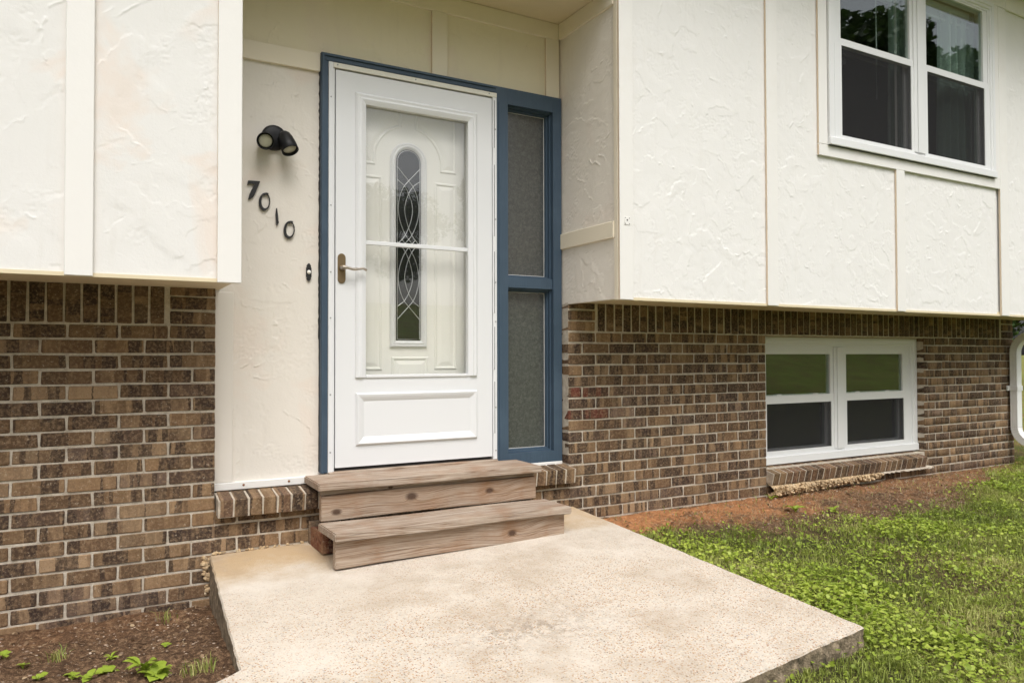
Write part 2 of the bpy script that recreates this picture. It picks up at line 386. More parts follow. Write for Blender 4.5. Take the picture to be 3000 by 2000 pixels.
def m_slab():
    t = MT('exposed_aggregate_concrete'); v = t.coord()
    sx = t.n('ShaderNodeSeparateXYZ', {0: v})
    big = t.noise(v, 1.6, 4, .55); med = t.noise(v, 9, 5, .6)
    d1 = t.voro(v, 140, 'F1', 'Distance'); c1 = t.voro(v, 140, 'F1', 'Color')
    cs = t.n('ShaderNodeSeparateColor', {0: c1}).outputs
    stone = t.ramp(cs[0], [(.0, sl_((240, 230, 216))), (.20, sl_((222, 202, 176))), (.40, sl_((206, 170, 130))), (.60, sl_((170, 114, 68))), (.72, sl_((236, 222, 202))), (.90, sl_((168, 160, 152))), (.965, sl_((110, 94, 80)))], 'CONSTANT')
    d2 = t.voro(v, 52, 'F1', 'Distance'); c2 = t.n('ShaderNodeSeparateColor', {0: t.voro(v, 52, 'F1', 'Color')}).outputs
    pk = t.math('MULTIPLY', t.ramp(c2[0], [(.90, 0.0), (.91, 1.0)], 'CONSTANT'), t.ramp(d2, [(.28, 1.0), (.36, 0.0)]))
    stone = t.mix(pk, stone, t.ramp(c2[1], [(.0, sl_((150, 150, 156))), (.6, sl_((196, 190, 184))), (1.0, sl_((120, 116, 116)))]))
    paste = t.mix(med, sl_((206, 195, 180)), sl_((234, 226, 214)))
    agg = t.mix(t.ramp(d1, [(.30, 1.0), (.55, 0.0)]), paste, stone)
    # worn smooth finish near the house and along the middle, more stones towards the walk
    wear = t.math('ADD', t.math('ADD', t.math('MULTIPLY', sx.outputs[1], .55), .62), t.math('MULTIPLY', t.math('SUBTRACT', big, .5), 1.1))
    keep = t.ramp(wear, [(.0, 0.0), (.6, .9)])
    c = t.mix(keep, agg, paste)
    # ochre clay stain along the wall and round the steps
    oc = t.ramp(t.math('ADD', t.math('ADD', sx.outputs[1], .50), t.math('MULTIPLY', t.math('SUBTRACT', t.noise(v, 2.6, 4, .6), .5), .9)), [(.0, 0.0), (.3, .85)])
    c = t.mix(t.math('MULTIPLY', oc, .8), c, sl_((204, 168, 112)))
    # dark lichen spots
    sp = pix(1585, 1855, Z=-1.05); dd = t.n('ShaderNodeVectorMath', {0: t.mapping(v, (-sp[0] * .6, -sp[1] * 1.3, 1.05), (.6, 1.3, 1)), 1: (0, 0, 0)}, operation='DISTANCE').outputs['Value']
    ln = t.ramp(t.noise(v, 30, 6, .7), [(.46, 0.0), (.56, 1.0)])
    ln = t.math('MULTIPLY', ln, t.ramp(dd, [(.05, 1.0), (.12, .6), (.30, .0)]))
    c = t.mix(t.math('MULTIPLY', ln, .5), c, sl_((112, 98, 84)))
    # grey grime at the outer edge
    g = t.ramp(t.math('ADD', t.math('MULTIPLY', sx.outputs[1], -1.0), t.math('MULTIPLY', t.noise(v, 6, 5, .6), .35)), [(0, 0.0), (1, 1.0)])
    e = t.math('MULTIPLY', t.ramp(t.noise(v, 2.6, 7, .68), [(.46, 0.0), (.64, 1.0)]), .55)
    c = t.mix(e, c, sl_((186, 168, 146)))
    c = t.mix(t.math('MULTIPLY', t.ramp(t.noise(t.mapping(v, (7, 3, 0)), 3.4, 6, .62), [(.5, 0.0), (.68, 1.0)]), .5), c, sl_((240, 233, 222)))
    nz = t.n('ShaderNodeSeparateXYZ', {0: t.n('ShaderNodeNewGeometry').outputs['Normal']}).outputs[2]
    side = t.ramp(nz, [(.45, 1.0), (.8, 0.0)])
    sc_ = t.ramp(t.noise(v, 30, 6, .7), [(.3, sl_((74, 70, 58))), (.5, sl_((140, 126, 106))), (.7, sl_((196, 178, 152)))])
    c = t.mix(side, c, sc_)
    c = t.mix(1.0, c, (.75, .737, .725), 'MULTIPLY')
    h = t.math('ADD', t.math('MULTIPLY', d1, -1.0), t.math('MULTIPLY', med, .5))
    t.bsdf(c, .88, t.bump(h, .5, .004), spec=.25); return t.m
M['slab'] = m_slab()

# ------------------------------------------------------------------ the lie of the land
SLAB = [(-2.045, .02), (.03, .02), (.083, -1.94), (-.61, -2.02), (-2.2, -2.22), (-3.6, -2.75), (-3.6, -1.85), (-2.26, -1.31), (-2.11, -1.22)]
def slab_z(x, y): return -.932 + .07 * y + .014 * (x + 1)
def in_poly(x, y, P):
    x = np.asarray(x); y = np.asarray(y); r = np.zeros(x.shape, bool); n = len(P)
    for i in range(n):
        (x0, y0), (x1, y1) = P[i - 1], P[i]
        k = ((y0 > y) != (y1 > y)) & (x < (x1 - x0) * (y - y0) / (y1 - y0 + 1e-12) + x0); r ^= k
    return r
def ground_z(x, y, fine=True):
    x = np.asarray(x, float); y = np.asarray(y, float)
    ym = np.minimum(y, 0)
    zr = -1.012 + .065 * np.maximum(ym, -3.4)
    zr = zr + .03 * sstep(1.2, 2.6, x) * sstep(-.5, 0, y) * 0
    zl = -1.172 + .085 * np.minimum(-ym, 1.05) - .09 * np.clip(-ym - 1.1, 0, 2)
    z = np.where(x < -1.0, zl, zr)
    far = sstep(3.5, 9, -y); z = z * (1 - far) + (-1.36) * far + 3.6 * sstep(5, 27, -y)
    if fine:
        near = 1 - sstep(3.5, 8, np.abs(x - 1) * .7 + np.abs(y) * .3)
        z = z + near * (.020 * (pnoise(x, y, 3.1) - .5) + .014 * (pnoise(x, y, 11) - .5) + .010 * (pnoise(x, y, 31) - .5) + .008 * (pnoise(x, y, 62) - .5))
    if fine:
        lump = near * np.where(x < -1.0, 1.0, sstep(-.95, -.35, y)) * sstep(.0, .06, -y)
        z = z + lump * (.026 * (pnoise(x, y, 15) - .5) + .016 * (pnoise(x, y, 27) - .5))
    return z
# bare soil: 1 = bare, 0 = lawn
BARE = [(.02, .3), (.02, -.3), (.25, -.50), (.5, -.46), (.75, -.50), (1.0, -.70), (1.25, -.78), (1.6, -.64), (2.0, -.82), (2.4, -.84), (2.9, -.66), (3.4, -.52), (3.9, -.38), (4.3, -.26), (5.0, -.05), (5.2, .1), (5.2, .3)]
def bare_amt(x, y):
    j = .24 * (pnoise(x, y, 4.5) - .5) + .14 * (pnoise(x, y, 14) - .5)
    acc = np.zeros(np.shape(x))
    for dx, dy in ((0, 0), (.07, 0), (-.07, 0), (0, .09), (0, -.09), (0, -.16), (0, .16)):
        acc += in_poly(np.asarray(x) + j + dx, np.asarray(y) + j + dy, BARE)
    left = (np.asarray(x) < -1.9)
    lb = sstep(-1.75, -1.25, np.asarray(y) + 1.5 * j)
    return np.where(left, lb, acc / 7)
def axis(a, b, fine, lo, hi):
    mid = np.arange(a, b + fine / 2, fine); out = [mid]; s = fine; x = b; r = []
    while x < hi: s *= 1.16; x += s; r.append(min(x, hi))
    s = fine; x = a; l = []
    while x > lo: s *= 1.16; x -= s; l.append(max(x, lo))
    return np.concatenate([l[::-1], mid, r])
gx = axis(-3.3, 5.6, .021, -1500, 1500); gy = axis(-2.9, .12, .021, -1500, 1500)
GX, GY = np.meshgrid(gx, gy, indexing='ij')
GZ = ground_z(GX, GY)
hid = in_poly(GX, GY, [(x * (.985) - .01 if i < 2 else x, y) for i, (x, y) in enumerate(SLAB)])
shr = in_poly(GX - .03, GY, SLAB) & in_poly(GX + .03, GY, SLAB) & in_poly(GX, GY - .03, SLAB) & in_poly(GX, GY + .03, SLAB)
GZ = np.where(shr, np.minimum(GZ, -1.22 - .05 * np.abs(GY)), GZ)
GZ = np.where((GY > .03) & (GX > -6.5) & (GX < 4.93) & (GY < 9), -1.75, GZ)
nX, nY = GX.shape
V = np.stack([GX, GY, GZ], -1).reshape(-1, 3)
ii = np.arange(nX * nY).reshape(nX, nY)
L = np.stack([ii[:-1, :-1], ii[1:, :-1], ii[1:, 1:], ii[:-1, 1:]], -1).reshape(-1)
me = mesh_np('ground', V, L, np.full((nX - 1) * (nY - 1), 4), True)
a = me.attributes.new('bare', 'FLOAT', 'POINT'); ba = bare_amt(V[:, 0], V[:, 1])
a.data.foreach_set('value', ba.astype(np.float32))
a = me.attributes.new('open_lawn', 'FLOAT', 'POINT'); a.data.foreach_set('value', (1 - (1 - sstep(3.0, 4.0, -V[:, 1])) * (1 - sstep(5.2, 8.0, V[:, 0]))).astype(np.float32))
def m_ground():
    t = MT('soil_and_turf'); v = t.coord(); bare = t.n('ShaderNodeAttribute', attribute_name='bare').outputs['Fac']
    sx = t.n('ShaderNodeSeparateXYZ', {0: v})
    n1 = t.noise(v, 4.5, 6, .65); n2 = t.noise(v, 40, 6, .7); n3 = t.noise(v, 190, 4, .7)
    soil = t.ramp(t.math('ADD', t.math('MULTIPLY', n2, .6), t.math('MULTIPLY', n3, .4)), [(.36, sl_((46, 35, 28))), (.5, sl_((98, 76, 58))), (.66, sl_((168, 138, 108)))])
    clay = t.ramp(n2, [(.3, sl_((146, 96, 62))), (.6, sl_((196, 140, 96))), (.8, sl_((214, 172, 132)))])
    # red clay washes out along the foot of the wall
    k = t.ramp(t.math('ADD', t.math('ADD', t.math('MULTIPLY', sx.outputs[1], 1.4), .88), t.math('MULTIPLY', t.math('SUBTRACT', n1, .5), 2.2)), [(.25, 0.0), (.7, 1.0)])
    rt = t.ramp(t.math('MULTIPLY', t.math('ADD', sx.outputs[0], 2.5), .1), [(.05, .10), (.2, .14), (.26, .9), (.38, .8), (.48, .35), (.8, .3)])
    ground = t.mix(t.math('MULTIPLY', k, rt), soil, clay)
    turf = t.ramp(t.math('ADD', t.math('MULTIPLY', t.noise(t.mapping(v, (0, 0, 0), (1, 2.2, 1)), .55, 6, .65), .65), t.math('MULTIPLY', n1, .35)), [(.3, (.09, .115, .024)), (.5, (.15, .195, .042)), (.7, (.23, .25, .075))])
    turf = t.mix(t.n('ShaderNodeAttribute', attribute_name='open_lawn').outputs['Fac'], t.ramp(n2, [(.3, (.030, .036, .012)), (.7, (.085, .088, .032))]), turf)
    thin = t.ramp(t.noise(v, 2.2, 5, .6), [(.45, .9), (.62, .45)])
    c = t.mix(t.math('MULTIPLY', t.math('SUBTRACT', 1.0, bare), thin), ground, turf)
    t.bsdf(c, .95, t.bump(t.math('ADD', n2, n3), .8, .012), spec=.1); return t.m
place('ground', me, None, (0, 0, 0), m_ground(), kind='structure')

# the entry slab, broken edges
bm = bmesh.new(); per = []
for i in range(len(SLAB)):
    (x0, y0), (x1, y1) = SLAB[i], SLAB[(i + 1) % len(SLAB)]; n = max(1, int(hypot(x1 - x0, y1 - y0) / .035))
    for k in range(n):
        q = k / n; j = .0 if (y0 > 0 and y1 > 0) else .0025
        per.append((x0 + (x1 - x0) * q + random.uniform(-j, j), y0 + (y1 - y0) * q + random.uniform(-j, j)))
per = per[::-1]
rows = []
for k, (dz, jt) in enumerate(((0, .0), (-.006, .0012), (-.022, .003), (-.05, .005), (-.10, .006), (-.20, .006), (-.48, .0))):
    cxs, cys = -.9, -1.0; o_ = .0 if k else .006
    rows.append([bm.verts.new((x + random.uniform(-jt, jt) * (.25 if x < -2.0 else 1) - o_ * (1 if x > cxs else -1), y + random.uniform(-jt, jt) + o_ * (1 if y < cys else 0), slab_z(x, y) + dz + random.uniform(-jt, jt) * .6)) for x, y in per])
f = bm.faces.new(rows[0]); bm.faces.new(rows[-1][::-1])
for ra, rb in zip(rows, rows[1:]):
    for i in range(len(per)):
        j = (i + 1) % len(per); bm.faces.new((ra[i], rb[i], rb[j], ra[j]))
bmesh.ops.recalc_face_normals(bm, faces=bm.faces)
place('entry_slab', bm_mesh(bm, 'entry_slab'), None, (0, 0, 0), M['slab'], kind='structure')

# ------------------------------------------------------------------ the house
house = thing('house', (1.0, 1.5, -1.17), 'split-level house with cream stucco upper floor above a brown brick base', 'house')

# --- stucco with trowel strokes as real relief
def stucco_h(W, H, res, seed, amp=1.0, dens=1.0, size=1.0):
    rng = np.random.default_rng(seed); nx, nz = int(round(W / res)) + 1, int(round(H / res)) + 1
    grit = vnoise(nx, nz, max(2, .010 / res), rng) - .5
    h = .0014 * grit * sstep(.40, .60, vnoise(nx, nz, .09 / res, rng)) + .0012 * (vnoise(nx, nz, .13 / res, rng) - .5) + .0007 * (vnoise(nx, nz, .03 / res, rng) - .5)
    wob = vnoise(nx, nz, .035 / res, rng) - .5; wob2 = vnoise(nx, nz, .012 / res, rng) - .5
    brk = vnoise(nx, nz, .03 / res, rng)
    X = np.linspace(0, W, nx); Z = np.linspace(0, H, nz)
    for s in range(int(W * H * 52 * dens)):
        cx, cz = rng.uniform(0, W), rng.uniform(0, H); an = rng.uniform(0, 2 * pi)
        wd = rng.uniform(.05, .14) * size; ln = rng.uniform(.10, .34) * size; k = rng.uniform(-2.4, 2.4)
        R = ln * .62 + wd; i0, i1 = np.searchsorted(X, (cx - R, cx + R)); j0, j1 = np.searchsorted(Z, (cz - R, cz + R))
        if i1 - i0 < 3 or j1 - j0 < 3: continue
        xx = X[i0:i1, None] - cx; zz = Z[None, j0:j1] - cz
        u = xx * cos(an) + zz * sin(an); v = -xx * sin(an) + zz * cos(an)
        v = v - k * u * u + .030 * wob[i0:i1, j0:j1] + .010 * wob2[i0:i1, j0:j1]
        au = np.abs(u) + .04 * wob[i0:i1, j0:j1]
        m_ = sstep(-wd / 2, -wd / 2 + .045, v) * (1 - sstep(wd / 2 - .006, wd / 2 + .001, v)) * (1 - sstep(.36 * ln, .5 * ln, au))
        hh = h[i0:i1, j0:j1]; lev = hh.mean() + rng.uniform(-.0004, .0014) + .006 * rng.uniform(-1, 1) * (v / wd) * .3
        h[i0:i1, j0:j1] = hh * (1 - .82 * m_) + lev * .82 * m_
        rd = np.exp(-((v - wd / 2) / .0030) ** 2) * (1 - sstep(.34 * ln, .48 * ln, au)) * sstep(.48, .60, brk[i0:i1, j0:j1])
        h[i0:i1, j0:j1] += rd * rng.uniform(.0003, .0030)
    return h * amp
def stucco_panel(name, a0, a1, z0, z1, plane, pos, res, seed, mat, amp=1.0, dens=1.0, size=1.0, hole=None, **kw):
    """plane 'Y' faces -Y at Y=pos ; plane 'X' faces -X at X=pos (a = Y there, running from front to back)"""
    W, H = a1 - a0, z1 - z0; h = stucco_h(W, H, res, seed, amp, dens, size); nx, nz = h.shape
    A, Zz = np.meshgrid(np.linspace(0, W, nx), np.linspace(0, H, nz), indexing='ij')
    if plane == 'Y': V = np.stack([A, -h, Zz], -1)
    else: V = np.stack([-h, W - A, Zz], -1)
    V = V.reshape(-1, 3); ii = np.arange(nx * nz).reshape(nx, nz)
    L = np.stack([ii[:-1, :-1], ii[1:, :-1], ii[1:, 1:], ii[:-1, 1:]], -1).reshape(-1)
    nf = (nx - 1) * (nz - 1)
    if hole:
        xm = (A[:-1, :-1] + a0 > hole[0]) & (Zz[:-1, :-1] + z0 > hole[1]); L = L.reshape(-1, 4)[~xm.ravel()]; nf = len(L); L = L.reshape(-1)
    # edge: turn the border back into the wall
    b = np.concatenate([ii[:, 0], ii[-1, 1:], ii[-2::-1, -1], ii[0, -2:0:-1]]); nb = len(b)
    bk = V[b].copy(); bk[:, 1 if plane == 'Y' else 0] = .018
    n0 = len(V); V = np.concatenate([V, bk]); j = np.arange(nb); j2 = (j + 1) % nb
    Ls = np.stack([b[j], n0 + j, n0 + j2, b[j2]], -1).reshape(-1)
    sizes = np.concatenate([np.full(nf, 4), np.full(nb, 4)]); me = mesh_np(name, V, np.concatenate([L, Ls]), sizes, True)
    loc = (a0, pos, z0) if plane == 'Y' else (pos, a0, z0)
    return place(name, me, house, loc, mat, **kw)

YF, YT = -.512, -.532               # front stucco plane and trim face of the upper floor
YD = .092                           # door wall
ZB = .312                           # underside of the upper floor
# walls behind the stucco
def hbox(name, *a, mat='room', bevel=0, **kw): return box(name, *a, M[mat] if isinstance(mat, str) else mat, house, bevel, **kw)
hbox('upper_wall', -6.0, -2.015, YF + .012, YF + .13, ZB + .014, 3.06, mat='stucco')
hbox('upper_wall', .012, 1.70, YF + .012, YF + .13, ZB + .014, 3.06, mat='stucco')
hbox('upper_wall', 1.70, 3.715, YF + .012, YF + .13, ZB + .014, 1.385, mat='stucco')
hbox('upper_wall', 1.70, 3.715, YF + .012, YF + .13, 2.775, 3.06, mat='stucco')
hbox('upper_wall', 3.715, 5.05, YF + .012, YF + .13, ZB + .014, 3.06, mat='stucco')
hbox('upper_wall', -2.015, .012, YF + .012, YF + .13, 2.062, 3.06, mat='stucco')
hbox('return_wall', .012, .12, YF + .131, .20, ZB + .014, 3.06, mat='stucco')
hbox('return_wall', -2.12, -2.015, YF + .131, .20, ZB + .014, 3.06, mat='stucco')
hbox('end_wall', 4.93, 5.05, YF + .131, 7.0, ZB + .014, 3.06, mat='stucco')
hbox('end_wall', -6.0, -5.9, YF + .131, 7.0, ZB + .014, 3.06, mat='stucco')
hbox('rear_wall', -6.0, 5.05, 7.001, 7.1, -1.7, 3.06, mat='stucco')
hbox('entry_wall', -2.12, -1.47, YD + .012, YD + .10, -.655, 2.062, mat='stucco_warm')
hbox('entry_wall', -1.47, .012, YD + .012, YD + .10, 1.56, 2.062, mat='stucco_warm')
hbox('porch_ceiling', -2.0, -.002, YF + .012, YD + .008, 2.062, 2.09, mat='soffit')
hbox('soffit', -6.0, -1.999, YF + .002, .088, ZB + .012, ZB + .03, mat='soffit')
hbox('soffit', .001, 5.05, YF + .002, .03, ZB + .012, ZB + .03, mat='soffit')
hbox('soffit_edge', -6.0, -2.0, YF - .006, YF + .03, ZB - .004, ZB + .011, mat='soffit')
hbox('soffit_edge', .0, 5.05, YF - .006, YF + .03, ZB - .004, ZB + .011, mat='soffit')
hbox('roof', -6.6, 5.7, -1.05, 7.5, 3.061, 3.22, mat='soffit')
hbox('gutter', -6.6, 5.7, -1.16, -1.051, 3.10, 3.21, mat='aluminium')

# stucco panels between the boards
stucco_panel('stucco_panel', -3.5, -2.59, ZB, 3.0, 'Y', YF, .0045, 3, M['stucco_pink'], 1.15, .75, 1.5)
stucco_panel('stucco_panel', -2.585, -2.035, ZB, 3.0, 'Y', YF, .0040, 4, M['stucco_pink'], 1.15, .8, 1.5)
stucco_panel('stucco_panel', .03, 1.188, ZB, 2.95, 'Y', YF, .0048, 5, M['stucco'], 1.2, 1.3, .85)
stucco_panel('stucco_panel', 1.192, 2.488, ZB, 2.95, 'Y', YF, .0052, 6, M['stucco'], 1.25, 1.5, .8, hole=(1.68, 1.37))
stucco_panel('stucco_panel', 2.492, 3.74, ZB, 1.36, 'Y', YF, .006, 8, M['stucco'], 1.35, 1.5, .85)
stucco_panel('stucco_panel', 3.82, 5.05, ZB, 2.95, 'Y', YF, .008, 9, M['stucco'], 1.4, 1.5, .9)
stucco_panel('stucco_panel', YF + .01, YD + .006, ZB + .002, 2.06, 'X', 0.0, .0042, 10, M['stucco_return'], 1.35, 1.3, .7)
stucco_panel('stucco_panel', -1.995, -1.49, -.64, 1.535, 'Y', YD, .0040, 12, M['stucco_warm'], 1.25, .8, 1.1)
stucco_panel('stucco_panel', -1.995, .0, 1.538, 2.06, 'Y', YD, .0045, 13, M['stucco_bounce'], 1.5, .9, 1.1)

# boards
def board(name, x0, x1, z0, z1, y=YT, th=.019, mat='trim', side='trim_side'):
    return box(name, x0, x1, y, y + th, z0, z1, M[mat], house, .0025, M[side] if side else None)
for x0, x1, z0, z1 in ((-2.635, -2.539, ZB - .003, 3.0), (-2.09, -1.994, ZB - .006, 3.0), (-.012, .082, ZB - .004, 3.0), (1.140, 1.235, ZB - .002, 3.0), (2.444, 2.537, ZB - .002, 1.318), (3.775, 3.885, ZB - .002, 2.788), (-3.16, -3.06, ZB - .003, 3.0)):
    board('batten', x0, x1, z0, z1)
board('batten', -.0125, -.0, ZB - .004, 3.0, YT + .0195, .034, 'trim_bounce', 'trim_bounce')
for a in ((1.628, 3.772, 1.318, 1.394), (1.628, 1.712, 1.3945, 2.79), (3.694, 3.772, 1.3945, 2.79), (1.628, 3.885, 2.7905, 2.88), (3.8855, 5.05, 2.79, 2.88)):
    board('window_trim', *a)
# boards on the door wall and the side return
YW = YD - .018
board('wall_trim', -2.0, -1.503, 1.493, 1.588, YW, .022, 'trim_bounce', None)
board('wall_trim', -2.0, -.0125, 1.962, 2.060, YW, .022, 'trim_bounce', None)
board('wall_trim', -.868, -.772, 1.593, 1.961, YW, .022, 'trim_bounce', 'trim_side')
board('wall_trim', -.108, -.013, 1.593, 1.961, YW, .022, 'trim_bounce', 'trim_side')
board('wall_trim', -2.018, -1.93, -.618, ZB + .005, YW + .004, .02, 'trim_low', None)
board('wall_trim', -2.018, -1.505, -.655, -.6185, YW - .006, .03, 'trim', None)
box('wall_trim', -.0185, .004, YF + .034, YD - .02, .655, .748, M['trim_bounce'], house, .0025)
box('wall_trim', -.0185, .004, YF + .034, YD - .02, 1.962, 2.060, M['trim_bounce'], house, .0025)
for x in (-1.88, -1.66):
    bm = bmesh.new(); lathe(bm, (0, 0, 0), (0, -1, 0), [(.006, 0), (.006, .0035), (.003, .005)], 8)
    place('screw', bm_mesh(bm, 'screw'), house, (x, YW - .005, -.634), M['rust'])

# ------------------------------------------------------------------ brickwork
PAL = [(sl_((124, 99, 73)), .32), (sl_((106, 83, 62)), .32), (sl_((82, 65, 54)), .16), (sl_((142, 118, 92)), .12), (sl_((104, 86, 74)), .08)]
def brick_col():
    r = random.random(); s = 0
    for c, p in PAL:
        s += p
        if r < s: break
    k = random.uniform(.66, 1.26); return tuple(v * k for v in c)
BL, BH, BD, PITCH, COURSE = .1935, .0575, .095, .2035, .0678
def brick_mesh(lx, ly, lz, seed, bev=.0035):
    rr = random.Random(seed); bm = bmesh.new(); bm_box(bm, -lx / 2, lx / 2, -ly / 2, ly / 2, -lz / 2, lz / 2, bev)
    for v in bm.verts: v.co += Vector((rr.uniform(-1, 1) * .0019, rr.uniform(-1, 1) * .0011, rr.uniform(-1, 1) * .0017))
    me = bm_mesh(bm, 'brick'); me.materials.append(M['brick']); return me
BV = [brick_mesh(BL, BD, BH, 100 + i) for i in range(10)]
BH_ = [brick_mesh(.092, BD, BH, 200 + i) for i in range(6)]
SV = [brick_mesh(.0575, BD, .192, 300 + i) for i in range(8)]
RV = [brick_mesh(.0595, .145, .088, 400 + i) for i in range(6)]
def put_brick(me, parent, loc, sx=1.0, rot=None, col=None):
    o = bpy.data.objects.new('brick', me); COL.objects.link(o); _loc(o, loc, parent)
    o.scale = (sx, 1, 1); c = col or brick_col(); o.color = c + (1,)
    if rot: o.rotation_euler = rot
    return o
class Joined:                       # the rest of the bricks, real geometry in one part
    def __init__(s): s.V, s.L, s.S, s.r, s.c = [], [], [], [], []; s.n = 0
    def add(s, me, loc, sx=1.0, rotm=None, col=None):
        v = np.array([q.co[:] for q in me.vertices]) * (sx, 1, 1)
        if rotm is not None: v = v @ rotm.T
        s.V.append(v + np.array(loc)); 
        for p in me.polygons: s.L += [i + s.n for i in p.vertices]; s.S.append(len(p.vertices))
        s.r += [random.random()] * len(v); s.lc = getattr(s, 'lc', []) + [tuple(q.co) for q in me.vertices]; s.c += [(col or brick_col()) + (1,)] * len(v); s.n += len(v)
    def build(s, name, parent):
        me = mesh_np(name, np.concatenate(s.V), s.L, s.S, False, s.r)
        a = me.attributes.new('col', 'FLOAT_COLOR', 'POINT'); a.data.foreach_set('color', np.array(s.c, np.float32).ravel())
        a = me.attributes.new('loc', 'FLOAT_VECTOR', 'POINT'); a.data.foreach_set('vector', np.array(s.lc, np.float32).ravel())
        return place(name, me, parent, (0, 0, 0), M['brick_j'], kind='stuff')
Z0 = .147                            # bottom of the soldier course
def zc(k): return Z0 - COURSE * k - COURSE / 2
walls = {}
def brick_wall(x0, x1, z0, z1, label=None):
    o = box('brick_wall', x0, x1, .0042, .10, z0, z1, M['mortar'], house, 0); 
    if label: o['label'] = label
    return o
wl = brick_wall(-6.0, -2.024, -1.30, ZB + .012)
wm = brick_wall(-2.0235, -.0005, -1.30, -.741)
wr = brick_wall(.0, 1.698, -1.30, ZB + .012)
wu = brick_wall(1.6985, 3.5865, -1.30, -.815)
wf = brick_wall(3.587, 4.965, -1.30, ZB + .012)
wtop = brick_wall(1.6985, 3.5865, .139, ZB + .012)
box('return_brickwork', 4.87, 4.9645, .1005, 7.0, -1.30, ZB + .012, M['mortar'], house, 0)
def course(k, x0, x1, start, add, jit=.002):
    """bricks of one course between x0 and x1; start = position of one perpend"""
    n = math.floor((x0 - start) / PITCH); x = start + n * PITCH
    while x < x1 - .02:
        a, b = max(x, x0), min(x + PITCH, x1)
        a2 = a + (.005 if a > x0 + 1e-6 else .0); b2 = b - (.005 if b < x1 - 1e-6 else 0.0)
        if b2 - a2 > .03: add((a2 + b2) / 2, zc(k), b2 - a2)
        x += PITCH
def adder(parent, J=None):
    def f(xc, z, ln):
        loc = (xc, BD / 2 - .001 + random.uniform(-.0018, .0018), z + random.uniform(-.0017, .0017))
        small = ln < .13; me = random.choice(BH_ if small else BV); sx = ln / (.092 if small else BL)
        col = None
        if parent is wr and xc < .25 and abs(z + .23) < .03: col = sl_((100, 50, 41))
        if parent is wr and xc < .25 and abs(z + .37) < .03: col = sl_((96, 50, 42))
        if J is None: put_brick(me, parent, loc, sx, col=col)
        else: J.add(me, loc, sx)
    return f
# wall left of the door
for k in range(-3, 20):
    st = -2.024 if (k % 2 == 0) else -2.024 - .1018
    if k < 0: course(k, -2.233, -2.024, -2.024 if k != -2 else -2.024, adder(wl))
    else: course(k, -3.25, -2.024 if k < 13 else (-2.024 if k < 16 else -2.024), st, adder(wl))
for i in range(15): put_brick(random.choice(BV), wl, (-2.243 - .0335 - i * .0676, BD / 2 + random.uniform(-.0025, .0015), Z0 + .1015), rot=(0, radians(90 + random.uniform(-.5, .5)), 0), col=tuple(q * .50 for q in brick_col()))  # soldiers darkened: overhang shade painted into the brick colour, plus dirt
# under the door
for k in range(13, 17):
    st = -2.024 if (k % 2 == 0) else -2.024 - .1018
    course(k, -2.0235, -1.36, st, adder(wm)); course(k, -.62, -.0, st, adder(wm))
# right of the door, as far as the window
for k in range(-3, 18):
    st = 0.0 if (k % 2 == 0) else .1018
    if k < 0: course(k, .0, .207, 0.0 if k % 2 else .0, adder(wr))
    else: course(k, .0, 1.698, st, adder(wr))
for i in range(22): put_brick(random.choice(BV), wr, (.216 + .0335 + i * .0676, BD / 2 + random.uniform(-.0025, .0015), Z0 + .1015), rot=(0, radians(90 + random.uniform(-.5, .5)), 0), col=tuple(q * .50 for q in brick_col()))  # overhang shade and dirt are both painted into these soldier bricks
# over, under and beyond the window, far from the camera
J1, J2, J3 = Joined(), Joined(), Joined(); R90 = np.array([[0, 0, 1], [0, 1, 0], [-1, 0, 0]], float)
for i in range(22, 50): J1.add(random.choice(BV), (.216 + .0335 + i * .0676, BD / 2 + random.uniform(-.002, .001), Z0 + .1015), rotm=R90, col=tuple(q * .50 for q in brick_col()))  # soldier colour darkened for overhang shade as well as dirt
for i in range(50, 67): J3.add(random.choice(BV), (.216 + .0335 + i * .0676, BD / 2 + random.uniform(-.002, .001), Z0 + .1015), rotm=R90, col=tuple(q * .50 for q in brick_col()))  # painted overhang shade, besides dirt, darkens these soldiers too
for k in range(15, 18): course(k, 1.6985, 3.5865, 0.0 if k % 2 == 0 else .1018, adder(wu, J2))
for k in range(-3, 18):
    if k < 0: course(k, 4.775, 4.965, 4.965, adder(wf, J3))
    else: course(k, 3.5865, 4.965, 4.965 if k % 2 == 0 else 4.965 - .1018, adder(wf, J3))
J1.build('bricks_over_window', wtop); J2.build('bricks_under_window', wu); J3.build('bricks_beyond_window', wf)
# reveals of the window opening and of the door opening: brick ends seen edge on
box('window_lintel', 1.66, 3.64, .004, .098, .1375, .1385, M['rust'], house, 0)
# rowlock sills
def rowlock(x0, n, zback, zfront, keep, J=None, name='brick_sill'):
    ang = atan2(zback - zfront, .13); c = (.5 * (-.062 + .072))
    body = bmesh.new(); ym = (-.060 + .075) / 2; zm = (zback + zfront) / 2 - .047
    bm_box(body, x0 - .004, x0 + n * .0672 + .004, ym - .0685, ym + .066, zm - .0415, zm + .0415)
    bmesh.ops.rotate(body, verts=body.verts, cent=Vector((0, ym, zm)), matrix=Matrix.Rotation(ang, 3, 'X'))
    for v in body.verts: v.co -= Vector((0, 0, 0))
    sill = place(name, bm_mesh(body, name), house, (0, 0, 0), M['mortar'])
    for i in range(n):
        if not keep(x0 + (i + .5) * .0672): continue
        put_brick(random.choice(RV), sill, (x0 + (i + .5) * .0672, ym + random.uniform(-.002, .002), zm + .001), rot=(ang, 0, 0), col=tuple(v * random.uniform(.9, 1.1) for v in sl_((104, 82, 63))))
    return sill
s1 = rowlock(-2.012, 30, -.656, -.674, lambda x: x < -1.40 or x > -.48)
s2 = rowlock(1.700, 27, -.805, -.838, lambda x: True)
